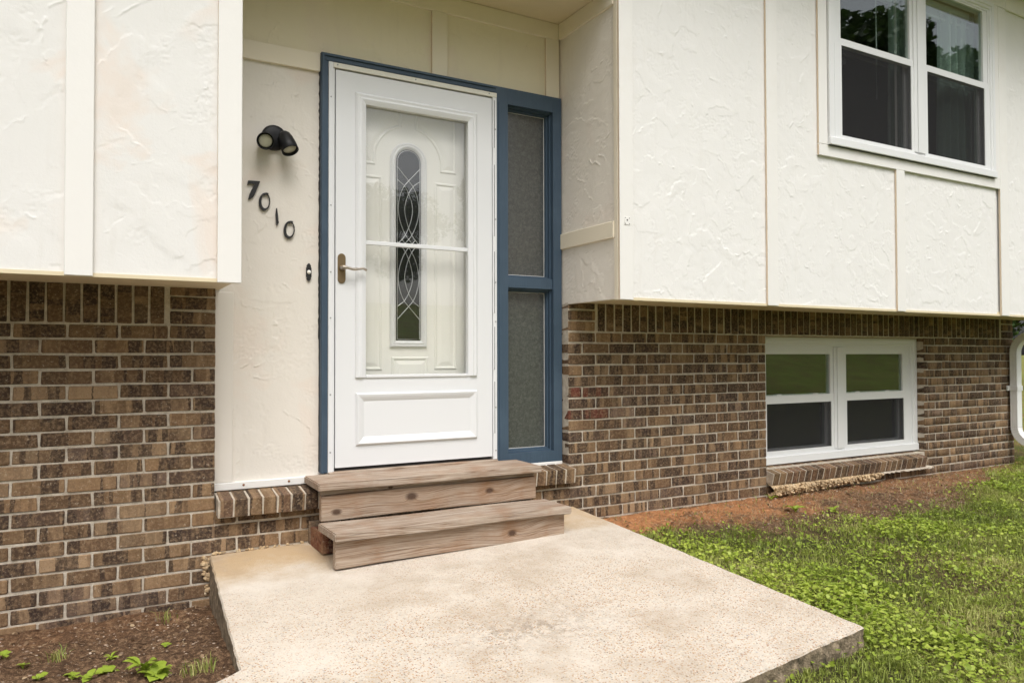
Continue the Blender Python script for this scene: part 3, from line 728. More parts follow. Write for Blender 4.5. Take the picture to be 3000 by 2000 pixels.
# white mortar end of the door sill and the broken bed under the window sill
def lumpy(name, x0, x1, yf, zt, depth, parent, mat, seed, ny=10):
    rng = np.random.default_rng(seed); n = int((x1 - x0) / .008); V = []; F = []
    for i in range(n + 1):
        x = x0 + (x1 - x0) * i / n; q = i / n
        for j in range(ny):
            th = pi * (j / (ny - 1)); d = depth(q)
            r = 1 + .5 * (rng.random() - .5)
            V.append((x + rng.uniform(-.003, .003), yf + .035 - cos(th) * 0 - .055 * sin(th) * r * (.55 + .45 * sin(th)), zt - d * (1 - cos(th)) / 2 * r))
    for i in range(n):
        for j in range(ny - 1): F.append((i * ny + j, (i + 1) * ny + j, (i + 1) * ny + j + 1, i * ny + j + 1))
    return place(name, mesh(name, V, F), parent, (0, 0, 0), mat)
def m_rubble():
    t = MT('pebbly_mortar'); v = t.coord(); d = t.voro(v, 75); c = t.n('ShaderNodeSeparateColor', {0: t.voro(v, 75, 'F1', 'Color')}).outputs[0]
    col = t.ramp(c, [(0, sl_((196, 172, 138))), (.35, sl_((172, 140, 100))), (.65, sl_((126, 96, 68))), (.85, sl_((92, 76, 66))), (1, sl_((206, 190, 164)))])
    t.bsdf(t.mix(t.noise(v, 200, 3), col, sl_((200, 178, 144))), .9, t.bump(d, -.8, .02), spec=.2); return t.m
M['rubble'] = m_rubble()
lumpy('mortar_bed', 1.69, 2.93, -.05, -.922, lambda q: .055 + .03 * sin(pi * min(1, q * 1.1 + .2)), house, M['rubble'], 4)
lumpy('mortar_bed', 2.92, 3.60, -.045, -.925, lambda q: .022, house, M['mortar'], 5)
peb = []
rr = random.Random(3); bm = bmesh.new()
for i in range(150):
    q = rr.random() ** 1.2; x = 1.70 + 1.2 * q; r = rr.uniform(.006, .016)
    mt = Matrix.Translation((x, -.075 - rr.uniform(0, .03), -.925 - rr.uniform(.0, .07) * (1 - .4 * q))) @ Matrix.Rotation(rr.uniform(0, 6), 4, 'Z') @ Matrix.Diagonal((r, r * rr.uniform(.6, 1), r * rr.uniform(.5, .9), 1))
    bmesh.ops.create_icosphere(bm, subdivisions=1, radius=1, matrix=mt)
place('embedded_pebbles', bm_mesh(bm, 'embedded_pebbles', True), house, (0, 0, 0), M['rubble'], kind='stuff')

bm = bmesh.new(); rr = random.Random(9)
for i in range(60):
    q = rr.random(); r_ = rr.uniform(.006, .016)
    if i < 26: p_ = (-2.05 - rr.uniform(0, .02), -.004 - rr.uniform(0, .006), -.95 - q * .17)
    else: p_ = (-2.03 + q * .48, -.002, slab_z(-1.8, 0) + .004 + rr.uniform(-.003, .006)); r_ *= .6
    bmesh.ops.create_icosphere(bm, subdivisions=1, radius=1, matrix=Matrix.Translation(p_) @ Matrix.Rotation(rr.uniform(0, 6), 4, 'Y') @ Matrix.Diagonal((r_ * 1.4, r_ * .6, r_ * .8, 1)))
place('mortar_smear', bm_mesh(bm, 'mortar_smear'), house, (0, 0, 0), M['rubble'], kind='stuff')

# ------------------------------------------------------------------ twin double-hung windows
def twin_window(yf, x0, x1, z0, z1, glass, zr, zg, zt, sillz, label, head=.0):
    """yf front plane, outer frame x0..x1 z0..z1, glass = two (x0,x1) of the visible panes, zr = meeting rail bottom/top, zg = lower glass bottom, zt = upper glass top"""
    win = moulding('window', rect(x0, x1, z0, z1), [(0, yf + .09), (0, yf), (.028, yf), (.032, yf + .006), (.052, yf + .006), (.056, yf + .014), (.072, yf + .014), (.072, yf + .09)], M['vinyl'], house)
    win['label'] = label
    xm0, xm1 = glass[0][1] + .045, glass[1][0] - .045
    P = win
    box('mullion', xm0 - .012, xm1 + .012, yf + .008, yf + .088, z0 + .074, z1 - .074, M['vinyl'], P, .002)
    box('mullion_cover', (xm0 + xm1) / 2 - .03, (xm0 + xm1) / 2 + .03, yf + .001, yf + .0075, z0 + .074, z1 - .074, M['vinyl'], P, .0015)
    box('window_sill', x0 - .004, x1 + .004, yf - .010, yf + .085, z0 - .0, sillz, M['vinyl'], P, .003)
    for gi, (a, b) in enumerate(glass):
        l, r = (x0 + .0725, xm0 - .0125) if gi == 0 else (xm1 + .0125, x1 - .0725)
        # upper sash, in the outer track
        y = yf + .018
        top = z1 - .0725
        moulding('upper_sash', [(l, zr[0]), (r, zr[0]), (r, top), (l, top)], [(0, y + .034), (0, y), (a - l - .006, y), (a - l, y + .009), (a - l, y + .034)], M['vinyl'], P) if False else None
        bm = bmesh.new()
        bm_box(bm, l, a, y, y + .034, zr[1], zt); bm_box(bm, b, r, y, y + .034, zr[1], zt)
        bm_box(bm, l, r, y, y + .034, zt, top); bm_box(bm, l, r, y - .004, y + .034, zr[0], zr[1])
        place('upper_sash', bm_mesh(bm, 'upper_sash'), P, (0, 0, 0), M['vinyl'])
        box('pane', a + .0005, b - .0005, y + .014, y + .018, zr[1] + .0005, zt - .0005, M['glass'], P, 0)
        # lower sash in the inner track, behind the insect screen
        y2 = yf + .056
        bm = bmesh.new(); lo = zg - .03
        bm_box(bm, l, a - .002 + .0, y2, y2 + .03, zg + .012, zr[0] + .02); bm_box(bm, b - .012, r, y2, y2 + .03, zg + .012, zr[0] + .02)
        bm_box(bm, l, r, y2, y2 + .03, sillz + .001, zg + .012); bm_box(bm, l, r, y2, y2 + .03, zr[0] + .0205, zr[1] + .004)
        place('lower_sash', bm_mesh(bm, 'lower_sash'), P, (0, 0, 0), M['vinyl'])
        box('pane', a - .0015, b - .0125, y2 + .012, y2 + .016, zg + .0125, zr[0] + .0195, M['glass'], P, 0)
        bm = bmesh.new(); y3 = yf + .012
        bm_box(bm, l - .004, a, y3, y3 + .012, sillz + .0005, zr[0] - .0005); bm_box(bm, b + .004, r + .004, y3, y3 + .012, sillz + .0005, zr[0] - .0005)
        bm_box(bm, a, b + .004, y3, y3 + .012, sillz + .0005, zg)
        place('screen_frame', bm_mesh(bm, 'screen_frame'), P, (0, 0, 0), M['vinyl'])
        box('insect_screen', a + .0005, b + .0035, y3 + .005, y3 + .0065, zg + .0005, zr[0] - .001, M['screen'], P, 0)
    return win
w_up = twin_window(-.546, 1.716, 3.692, 1.395, 2.785, [(1.857, 2.619), (2.818, 3.560)], (2.09, 2.136), 1.478, 2.70, 1.446, 'white twin double-hung window of the upper floor')
w_dn = twin_window(.062, 1.700, 3.585, -.803, .1365, [(1.79, 2.500), (2.690, 3.415)], (-.36, -.30), -.708, .008, -.746, 'white twin double-hung basement window')
for gx0 in (1.9, 2.3, 2.80, 3.18):
    box('sash_latch', gx0, gx0 + .05, .062 + .014, .062 + .0175, -.298, -.290, M['vinyl'], w_dn, .001)
# rooms behind the glass
def room(x0, x1, y0, y1, z0, z1, mat, opens=()):
    for nm, a in (('room_back_wall', (x0, x1, y1, y1 + .05, z0, z1)), ('room_side_wall', (x0 - .05, x0 - .001, y0, y1, z0, z1)), ('room_side_wall', (x1 + .001, x1 + .05, y0, y1, z0, z1)), ('room_floor', (x0, x1, y0, y1, z0 - .05, z0 - .001)), ('room_ceiling', (x0, x1, y0, y1, z1 + .001, z1 + .04))):
        box(nm, *a, M[mat], house, 0)
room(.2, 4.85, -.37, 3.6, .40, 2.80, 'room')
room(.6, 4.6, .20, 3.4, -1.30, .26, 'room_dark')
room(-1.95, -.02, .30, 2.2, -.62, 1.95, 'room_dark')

# ------------------------------------------------------------------ entry: frame, sidelight, doors
YB = .058
def bar(bm, x0, x1, z0, z1, y0, y1, bev=0): bm_box(bm, x0, x1, y0, y1, z0, z1, bev)
fr = thing('tmp', (0, 0, 0), '', ''); bpy.data.objects.remove(fr)
bm = bmesh.new()
bar(bm, -1.502, -1.466, -.606, 1.592, YB, .16); bar(bm, -1.4655, -.4685, 1.540, 1.592, YB, .16); bar(bm, -.468, -.388, -.644, 1.592, YB, .19)
bar(bm, -.0705, -.0105, -.644, 1.592, YB, .19); bar(bm, -.3875, -.071, 1.497, 1.592, YB, .19); bar(bm, -.3875, -.071, .407, .468, YB + .012, .19); bar(bm, -.3875, -.071, -.644, -.578, YB, .19)
frame = place('door_frame', bm_mesh(bm, 'door_frame'), house, (0, 0, 0), M['blue'])
bm = bmesh.new()          # raised edge of the brickmould
bar(bm, -1.499, -1.487, -.606, 1.589, YB - .008, YB - .0002); bar(bm, -1.487, -.4695, 1.577, 1.589, YB - .008, YB - .0002); bar(bm, -1.4795, -.470, 1.552, 1.564, YB - .004, YB - .0002); bar(bm, -.450, -.436, -.644, 1.50, YB - .004, YB - .0002)
place('brickmould', bm_mesh(bm, 'brickmould'), frame, (0, 0, 0), M['blue'])
for z0, z1 in ((-.578, .407), (.468, 1.497)):
    moulding('glazing_stop', rect(-.3873, -.0712, z0 + .0003, z1 - .0003), [(0, .19), (0, YB + .030), (.009, YB + .030), (.009, YB + .052), (.017, YB + .052), (.020, YB + .074), (.020, .19)], M['blue'], frame)
    box('obscure_pane', -.3670, -.0915, YB + .076, YB + .082, z0 + .0205, z1 - .0205, M['obscure'], frame, 0)
    moulding('putty_line', rect(-.3668, -.0917, z0 + .0207, z1 - .0207), [(0, YB + .0758), (0, YB + .0735), (.0022, YB + .0735), (.0022, YB + .0758)], M['trim'], frame)
box('sill_trim', -.452, -.012, .052, .10, -.690, -.6445, M['trim'], house, .003)
box('sill_trim', -1.5045, -.4525, .064, .10, -.690, -.627, M['trim'], house, .002)

# ragged dark gap along the frame where the caulk has shrunk
bm = bmesh.new(); rr = random.Random(2); zs = [-.60 + i * .018 for i in range(122)]
a_ = [bm.verts.new((-1.5022, YD - .012, z)) for z in zs]; b_ = [bm.verts.new((-1.5035 - rr.uniform(.0005, .005) * (.3 + .7 * (z > .1)), YD - .012, z)) for z in zs]
for i in range(len(zs) - 1): bm.faces.new((b_[i], a_[i], a_[i + 1], b_[i + 1]))
ex = bmesh.ops.extrude_face_region(bm, geom=list(bm.faces)); bmesh.ops.translate(bm, vec=(0, .012, 0), verts=[g for g in ex['geom'] if isinstance(g, bmesh.types.BMVert)]); bmesh.ops.recalc_face_normals(bm, faces=bm.faces)
place('caulk_line', bm_mesh(bm, 'caulk_line'), frame, (0, 0, 0), M['rubber'])

# ivory entry door behind
YI = .150
CXD = -.983
edoor = box('entry_door', -1.412, -.512, YI, YI + .044, -.585, 1.50, M['door_cream'], house, .002)
def arch(cx, z0, zt, r, n=22):
    P = [(cx - r, z0), (cx + r, z0)]; zc_ = zt - r
    return P + [(cx + r * cos(pi * k / n), zc_ + r * sin(pi * k / n)) for k in range(n + 1)]
A = arch(CXD, .050, 1.203, .110)
lite = moulding('lite_frame', A, [(0, YI + .003), (0, YI - .010), (.006, YI - .016), (.016, YI - .014), (.022, YI - .017), (.030, YI - .012), (.0365, YI - .004), (.0365, YI + .003)], M['vinyl'], edoor)
G = arch(CXD, .0868, 1.1662, .0732)
prism('leaded_glass', G, YI - .0045, YI - .0005, M['leaded'], edoor)
def came(pts, r=.0022):
    bm = bmesh.new(); tube(bm, pts, r, 6); return place('came', bm_mesh(bm, 'came', True), edoor, (0, 0, 0), M['lead'])
def spl(pts, n=6):
    P = [Vector(p) for p in pts]; P = [P[0] * 2 - P[1]] + P + [P[-1] * 2 - P[-2]]; out = []
    for i in range(1, len(P) - 2):
        for k in range(n):
            t = k / n; out.append(.5 * ((2 * P[i]) + (P[i + 1] - P[i - 1]) * t + (2 * P[i - 1] - 5 * P[i] + 4 * P[i + 1] - P[i + 2]) * t * t + (3 * P[i] - P[i - 1] - 3 * P[i + 1] + P[i + 2]) * t ** 3))
    return out + [P[-2]]
CA = [(-66, 378), (-32, 418), (0, 455), (30, 495), (50, 550), (59, 610), (53, 670), (35, 730), (12, 775), (-14, 808), (-40, 838)]
CB = [(66, 452), (22, 490), (-8, 550), (-22, 610), (-17, 665), (0, 725), (26, 778), (62, 822)]
for cv in (CA, CB):
    for sx in (-1, 1):
        for up in (0, 1):
            pts = [(CXD + sx * x * .00105, YI - .0065, 1.161 - ((y if not up else 1630 - y) - 280) * .000986) for x, y in cv]
            came(spl(pts))
came([(x, YI - .0065, z) for x, z in offset_poly(G, .0065)] + [(CXD - .0732 + .0065, YI - .0065, .0868 + .0065)], .0018)
def raised(P, parent):
    moulding('panel_moulding', P, [(0, YI + .002), (0, YI - .001), (.005, YI - .006), (.012, YI - .006), (.018, YI + .0), (.020, YI + .002)], M['door_cream'], parent)
    moulding('raised_panel', offset_poly(P, .022), [(0, YI + .002), (0, YI - .0005), (.022, YI - .006)], M['door_cream'], parent, capped=True)
raised(rect(-1.281, -1.137, -.078, 1.0), edoor); raised(rect(-.825, -.684, -.078, 1.0), edoor); raised(rect(-1.083, -.862, -.30, -.004), edoor)
for s in (-1, 1):
    zc_ = 1.093; R0 = .195
    arc = [(R0 * cos(radians(q)), zc_ + R0 * sin(radians(q))) for q in range(0, 79, 6)]
    P = [(R0, 1.058), (.298, 1.058), (.298, 1.415), (arc[-1][0], 1.415)] + arc[::-1][0:-1]
    P = [(CXD + s * x, z) for x, z in P]
    if s < 0: P = P[::-1]
    raised(P, edoor)
box('door_stop', -1.4655, -1.4125, .1605, .20, -.60, 1.54, M['door_cream'], house, 0); box('door_stop', -.5115, -.4685, .1605, .20, -.60, 1.54, M['door_cream'], house, 0); box('door_stop', -1.4655, -.4685, .1605, .20, 1.5005, 1.541, M['door_cream'], house, 0)
box('threshold', -1.465, -.469, .035, .16, -.6265, -.6015, M['trim_bounce'] if False else m_wood('threshold_wood'), house, .003)
box('door_sweep', -1.43, -.50, .066, .10, -.600, -.584, M['rubber'], house, 0)

# storm door
YS = .052
storm = thing('tmp', (0, 0, 0), '', ''); bpy.data.objects.remove(storm)
X0, X1, S0, S1 = -1.427, -.499, -.5835, 1.510
bm = bmesh.new()
bar(bm, X0, -1.2635, S0, S1, YS, YS + .036); bar(bm, -.6525, X1, S0, S1, YS, YS + .036); bar(bm, -1.2634, -.6526, 1.352, S1, YS, YS + .036); bar(bm, -1.2634, -.6526, S0, -.1005, YS, YS + .036)
storm = place('storm_door', bm_mesh(bm, 'storm_door'), house, (0, 0, 0), M['door_white'], label='white storm door with a tall glass panel and brass lever')
bm = bmesh.new()
prof = [(0, YS + .001), (0, YS - .006), (.010, YS - .013), (.022, YS - .011), (.032, YS - .014), (.044, YS - .010), (.0575, YS - .004), (.0575, YS + .001)]
U = [(-.5985, -.113), (-.5985, 1.407), (-1.321, 1.407), (-1.321, -.113)]
V_, F_ = [], []
for d, y in prof:
    for x, z in ((-.5985 - d, -.113), (-.5985 - d, 1.407 - d), (-1.321 + d, 1.407 - d), (-1.321 + d, -.113)): V_.append((x, y, z))
for j in range(len(prof) - 1):
    for i in range(3): F_.append((j * 4 + i, j * 4 + i + 1, j * 4 + 5 + i, j * 4 + 4 + i))
F_.append([j * 4 for j in range(len(prof))]); F_.append([j * 4 + 3 for j in range(len(prof))][::-1])
me = mesh('glass_moulding', V_, F_); bm.free(); bm = bmesh.new(); bm.from_mesh(me); bmesh.ops.recalc_face_normals(bm, faces=bm.faces); bm.to_mesh(me); bm.free()
place('glass_moulding', me, storm, (0, 0, 0), M['door_white'])
box('glass_ledge', -1.263, -.657, YS - .008, YS + .012, -.116, -.100, M['door_white'], storm, .002)
box('glass_bar', -1.2625, -.6535, YS + .002, YS + .018, .598, .620, M['door_white'], storm, .002)
box('storm_pane', -1.2625, -.6535, YS + .0205, YS + .0235, .610, 1.3515, M['storm_glass'], storm, 0)
box('storm_pane', -1.2625, -.6535, YS + .0245, YS + .0275, -.099, .609, M['storm_glass'], storm, 0)
moulding('kick_panel_moulding', rect(-1.317, -.600, -.472, -.196), [(0, YS + .001), (0, YS - .006), (.008, YS - .014), (.020, YS - .011), (.034, YS - .005), (.046, YS + .001)], M['door_white'], storm)
pl = []
for k in range(12): pl.append((-1.3955 + .0205 * cos(pi * k / 11), .518 + .022 * sin(pi * k / 11)))
for k in range(12): pl.append((-1.3955 - .0205 * cos(pi * k / 11), .404 - .022 * sin(pi * k / 11)))
hp = prism('handle_plate', pl, YS - .007, YS - .0003, M['brass'], storm, .002)
bm = bmesh.new(); lathe(bm, (-1.3945, YS - .0075, .464), (0, -1, 0), [(.014, 0), (.014, .01), (.009, .016), (.009, .040), (.008, .042)], 18)
tube(bm, spl([(-1.3945, YS - .045, .464), (-1.372, YS - .047, .461), (-1.345, YS - .047, .456), (-1.315, YS - .046, .459), (-1.29, YS - .044, .462), (-1.272, YS - .042, .454)], 5), [.010] * 4 + [.008] * 10 + [.0065] * 12, 10)
place('lever', bm_mesh(bm, 'lever', True), storm, (0, 0, 0), M['nickel'])
# metal mounting strips, hinges and screws
bm = bmesh.new(); bar(bm, -1.4655, -1.442, -.607, 1.545, YB - .012, YB + .03); bar(bm, -1.4415, -1.4335, -.607, 1.515, YB - .006, YB + .03)
strip = place('mounting_strip', bm_mesh(bm, 'mounting_strip'), house, (0, 0, 0), M['door_white'])
bm = bmesh.new(); bar(bm, -1.4415, -.470, 1.519, 1.544, YB - .014, YB + .03)
place('drip_cap', bm_mesh(bm, 'drip_cap'), strip, (0, 0, 0), M['zbar'])
bm = bmesh.new(); bar(bm, -.4955, -.470, -.600, 1.5185, YB - .011, YB + .03)
hs_ = place('hinge_strip', bm_mesh(bm, 'hinge_strip'), strip, (0, 0, 0), M['door_white'])
for z0, z1 in ((1.22, 1.50), (.70, 1.12), (.25, .61), (-.08, .17), (-.45, -.15)):
    box('hinge', -.4985, -.4875, YB - .014, YB - .0112, z0, z1, M['rubber'] if False else M['door_white'], strip, .001)
    box('hinge_gap', -.4865, -.4840, YB - .0125, YB - .0112, z0, z1, M['rubber'], strip, 0)
sm = bmesh.new(); lathe(sm, (0, 0, 0), (0, -1, 0), [(.0045, 0), (.004, .002), (.001, .0026)], 8); sm = bm_mesh(sm, 'screw'); sm.materials.append(M['steel'])
for x, y, z in [(-1.454, YB - .0121, z) for z in (1.36, .79, .44, .2, -.2, -.5)] + [(-.478, YB - .0111, z) for z in (1.33, .8, .43, .2, -.3, -.55)] + [(x, YB - .0141, 1.534) for x in (-1.42, -.98, -.52)]:
    o = bpy.data.objects.new('screw', sm); COL.objects.link(o); _loc(o, (x, y, z), strip)

# ------------------------------------------------------------------ things on the wall
# twin floodlight
fl = thing('floodlight', (-1.737, .088, 1.10), 'black twin-head floodlight mounted on the wall above the house number', 'light')
FY = YD - .004
bm = bmesh.new(); lathe(bm, (-1.737, FY, 1.112), (0, -1, 0), [(.064, -.004), (.064, .012), (.061, .018), (.045, .024), (.02, .026), (.0, .026)], 36)
place('base_plate', bm_mesh(bm, 'base_plate', True), fl, (0, 0, 0), M['black'])
for (c, d, arm) in (((-1.795, FY - .082, 1.071), (-.16, -.93, -.30), (-1.770, FY - .03, 1.095)), ((-1.686, FY - .090, 1.063), (.22, -.42, -.88), (-1.712, FY - .03, 1.105))):
    d = Vector(d).normalized(); c = Vector(c)
    bm = bmesh.new(); tube(bm, [arm, tuple((Vector(arm) + c - d * .03) / 2), tuple(c - d * .03)], [.015, .013, .012], 12)
    place('arm', bm_mesh(bm, 'arm', True), fl, (0, 0, 0), M['black'])
    bm = bmesh.new(); lathe(bm, c, d, [(.004, -.075), (.020, -.073), (.030, -.060), (.037, -.035), (.041, .0), (.0425, .038), (.0395, .040), (.0375, .034), (.0365, .022), (.0, .021)], 36)
    hd = place('lamp_head', bm_mesh(bm, 'lamp_head', True), fl, (0, 0, 0), M['black'])
    bm = bmesh.new(); lathe(bm, c, d, [(.0320, .0215), (.0325, .026), (.027, .0275), (.012, .029), (.0, .0295)], 32)
    place('lens', bm_mesh(bm, 'lens', True), hd, (0, 0, 0), M['lens'])
# house number 7010
def digit(name, outlines, label):
    o = prism(name, outlines, YD - .014, YD - .0045, M['iron'], None, .0018); return tag(o, label, 'house number', 'digits of the house number')
n7 = [(-1.862, .786), (-1.853, .787), (-1.838, .799), (-1.825, .827), (-1.806, .878), (-1.806, .8825), (-1.862, .880), (-1.868, .8585), (-1.862, .8585), (-1.857, .866), (-1.829, .8665), (-1.843, .842), (-1.856, .812)]
digit('digit_seven', n7, 'black metal numeral 7 at the upper left of the house number')
def zero(cx, cz, label):
    n = 40; V, F = [], []; y0, y1 = YD - .014, YD - .0045
    for k in range(n + 1):
        th = radians(112 + 352 * k / n)
        ox, oz = .0275 * cos(th), .0455 * sin(th); ix, iz = .0196 * cos(th) + .0036, .0365 * sin(th) + .0035
        ox += .10 * oz * .6; ix += .10 * iz * .6
        for (x, z) in ((ox, oz), (ix, iz)): V += [(x, y0 - y1, z), (x, 0, z)]
    for k in range(n):
        a, b = k * 4, k * 4 + 4
        F += [(a, a + 2, b + 2, b), (a + 1, b + 1, b + 3, a + 3), (a, b, b + 1, a + 1), (a + 2, a + 3, b + 3, b + 2)]
    F += [(0, 1, 3, 2), (n * 4, n * 4 + 2, n * 4 + 3, n * 4 + 1)]
    s0 = len(V); T = [(-.003, .031), (.012, .039), (.0185, .040), (.018, .0455), (.006, .047), (-.006, .042)]
    V += [(x, y0 - y1 - .001, z) for x, z in T] + [(x, 0, z) for x, z in T]; q = len(T)
    F += [tuple(s0 + i for i in range(q)), tuple(s0 + q + i for i in range(q))[::-1]] + [(s0 + i, s0 + q + i, s0 + q + (i + 1) % q, s0 + (i + 1) % q) for i in range(q)]
    me = mesh('digit_zero', V, F); bm = bmesh.new(); bm.from_mesh(me); bmesh.ops.recalc_face_normals(bm, faces=bm.faces); bm.to_mesh(me); bm.free()
    o = place('digit_zero', me, None, (cx, y1, cz), M['iron']); return tag(o, label, 'house number', 'digits of the house number')
zero(-1.783, .7805, 'black metal numeral 0 directly after the 7 of the house number')
n1 = [(-1.7235, .666), (-1.7205, .666), (-1.7115, .682), (-1.7165, .700), (-1.7175, .725), (-1.7215, .756), (-1.7255, .752), (-1.7285, .722), (-1.7265, .695)]
digit('digit_one', n1, 'black metal numeral 1 third in the slanting house number')
zero(-1.660, .648, 'black metal numeral 0 at the lower right end of the house number')
# doorbell
db = thing('doorbell', (-1.5585, YD, .39), 'small black doorbell plate with a white round button', 'doorbell')
hw = [(0, -.0475), (.006, -.042), (.011, -.034), (.008, -.028), (.0135, -.023), (.0135, .023), (.008, .028), (.011, .034), (.006, .042), (0, .0475)]
P = [(-1.5585 + x, .436 + z) for x, z in hw] + [(-1.5585 - x, .436 + z) for x, z in hw[::-1][1:-1]]
prism('plate', P, YD - .013, YD - .0035, M['iron'], db, .0015)
bm = bmesh.new(); lathe(bm, (-1.5585, YD - .013, .4365), (0, -1, 0), [(.0105, 0), (.0105, .002), (.0088, .0035), (.0085, .006), (.006, .008), (0, .0085)], 24)
place('button', bm_mesh(bm, 'button', True), db, (0, 0, 0), M['button'])
# old fixing holes on the corner board are left as a pale patch with screw holes
cp = box('patch_plate', .018, .058, YT - .0028, YT - .0003, .722, .765, M['trim'], house, .0008)
for x, z in ((.024, .760), (.052, .759), (.024, .728), (.052, .728), (.037, .748)):
    bm = bmesh.new(); lathe(bm, (0, 0, 0), (0, -1, 0), [(.0025 if x != .037 else .005, 0), (.0022 if x != .037 else .004, .0012)], 8)
    place('screw_hole', bm_mesh(bm, 'screw_hole'), cp, (x, YT - .003, z), M['rubber'])

# ------------------------------------------------------------------ downspout at the far corner
ds = thing('downspout', (4.905, -.06, -1.0), 'white corrugated aluminium downspout at the far brick corner', 'downspout')
def spout_ring(c, t_, w_=.080, d_=.068):
    """rounded rectangle section with flutes, in the plane across t_"""
    t_ = Vector(t_).normalized(); u = Vector((1, 0, 0)); v = t_.cross(u).normalized(); P = []
    pts = [(-.5, -.5), (-.44, -.5)]
    S = []
    for s_, (ax, bx) in enumerate((((-.5, -.5), (.5, -.5)), ((.5, -.5), (.5, .5)), ((.5, .5), (-.5, .5)), ((-.5, .5), (-.5, -.5)))):
        for k in range(9):
            q = (k + .5) / 9; x = ax[0] + (bx[0] - ax[0]) * q; y = ax[1] + (bx[1] - ax[1]) * q
            f_ = .94 if k in (2, 4, 6) else 1.0
            if k in (0, 8): f_ = .975
            if s_ % 2: x *= f_
            else: y *= f_
            S.append((x, y))
    return [Vector(c) + u * (x * w_) + v * (y * d_) for x, y in S]
XS = 4.90; path = []
for k in range(9):            # comes down from the overhang and bends in to the wall
    q = k / 8; an = radians(72 * (1 - q)); path.append(((XS, -.052 - .16 * (1 - cos(an)) - 0, .02 + .16 * sin(an)), (0, sin(an), -cos(an))))
path = [((XS, -.40, .30), (0, .85, -.53)), ((XS, -.28, .23), (0, .9, -.42))] + path
up = len(path)
for z in (-.1, -.3, -.5, -.66): path.append(((XS, -.052, z), (0, 0, -1)))
for k in range(1, 9):
    an = radians(68 * k / 8); path.append(((XS, -.052 - .15 * (1 - cos(an)), -.66 - .15 * sin(an)), (0, -sin(an), -cos(an))))
path.append(((XS, -.42, -.93), (0, -.93, -.37)))
def spout_part(name, P_, crimp=False):
    V_, F_ = [], []; n = 36
    rings = []
    for i, (c, t_) in enumerate(P_):
        rings.append(spout_ring(c, t_, .080 * (1 if not crimp else (.985 if i % 2 else 1.02)), .068 * (1 if not crimp else (.96 if i % 2 else 1.04))))
    for r in rings: V_ += [tuple(p) for p in r]
    for i in range(len(rings) - 1):
        for k in range(n): F_.append((i * n + k, i * n + (k + 1) % n, (i + 1) * n + (k + 1) % n, (i + 1) * n + k))
    me = mesh(name, V_, F_); bm = bmesh.new(); bm.from_mesh(me); bmesh.ops.recalc_face_normals(bm, faces=bm.faces); bm.to_mesh(me); bm.free()
    return place(name, me, ds, (0, 0, 0), M['aluminium'])
def densify(P_, n=3):
    out = []
    for (a, b) in zip(P_, P_[1:]):
        for k in range(n):
            q = k / n; out.append((tuple(Vector(a[0]).lerp(Vector(b[0]), q)), tuple(Vector(a[1]).lerp(Vector(b[1]), q))))
    return out + [P_[-1]]
spout_part('upper_elbow', densify(path[:up], 2), True); spout_part('pipe', path[up - 1:up + 4]); spout_part('lower_elbow', densify(path[up + 3:], 2), True)
bm = bmesh.new(); bm_box(bm, XS - .062, XS + .062, -.016, -.002, -.33, -.285, .001); bm_box(bm, XS - .045, XS + .045, -.090, -.0165, -.33, -.285, .001)
place('strap', bm_mesh(bm, 'strap'), ds, (0, 0, 0), M['aluminium'])

# ------------------------------------------------------------------ wooden steps
st = thing('wooden_steps', (-.95, -.22, -.98), 'weathered two-tread wooden steps below the front door', 'steps')
def plank(name, x0, x1, y0, y1, z0, z1, mat, bev=.004, rz=0, tilt=0, label=None, bow=0):
    bm = bmesh.new(); L_, D_, H_ = x1 - x0, y1 - y0, z1 - z0
    bm_box(bm, -L_ / 2, L_ / 2, -D_ / 2, D_ / 2, -H_ / 2, H_ / 2)
    es = [e for e in bm.edges]; bmesh.ops.subdivide_edges(bm, edges=[e for e in bm.edges if abs((e.verts[0].co - e.verts[1].co).x) > .1], cuts=24, use_grid_fill=True)
    for v in bm.verts:
        if v.co.z < 0: v.co.z += bow * max(0, 1 - (2 * (v.co.x - .08) / L_) ** 2)
        v.co.z += .0018 * sin(v.co.x * 7 + z0 * 60) ; v.co.y += .0015 * sin(v.co.x * 5 + z1 * 40)
    bmesh.ops.bevel(bm, geom=[e for e in bm.edges if e.calc_face_angle(0) > .6], offset=bev, segments=2, affect='EDGES')
    o = place(name, bm_mesh(bm, name), st, ((x0 + x1) / 2, (y0 + y1) / 2, (z0 + z1) / 2), mat); o.rotation_euler = (0, radians(tilt), radians(rz))
    if label: o['label'] = label
    return o
plank('tread', -1.588, -.345, -.245, .050, -.650, -.6125, m_wood('tread_wood_upper', [], 1.2, .08), .005, -.6)
plank('cleat', -1.565, -.362, -.196, -.165, -.674, -.6515, m_wood('cleat_wood', [(-.25, 0, .012)], .6), .002)
plank('riser', -1.568, -.358, -.206, -.168, -.798, -.6755, m_wood('riser_wood_upper', [(-.53, -.022, .020), (-.14, .018, .026), (.31, .008, .020)], .3, .32), .003)
plank('tread', -1.590, -.300, -.478 - .015, -.225, -.838, -.800, m_wood('tread_wood_lower', [], .8), .005, 1.6, .3)
plank('riser', -1.575, -.318, -.452, -.415, -.968, -.8395, m_wood('riser_wood_lower', [(.30, -.005, .021)], 0, .22), .003, 1.6, .3, bow=.010)
for x in (-1.50, -.96, -.40):
    plank('stringer', x, x + .036, -.40, -.245, -.962, -.8395, m_wood('stringer_wood'), .003)
    plank('stringer', x, x + .036, -.165, .03, -.858 if x < -1.4 else -.945, -.6515, m_wood('stringer_wood'), .003)
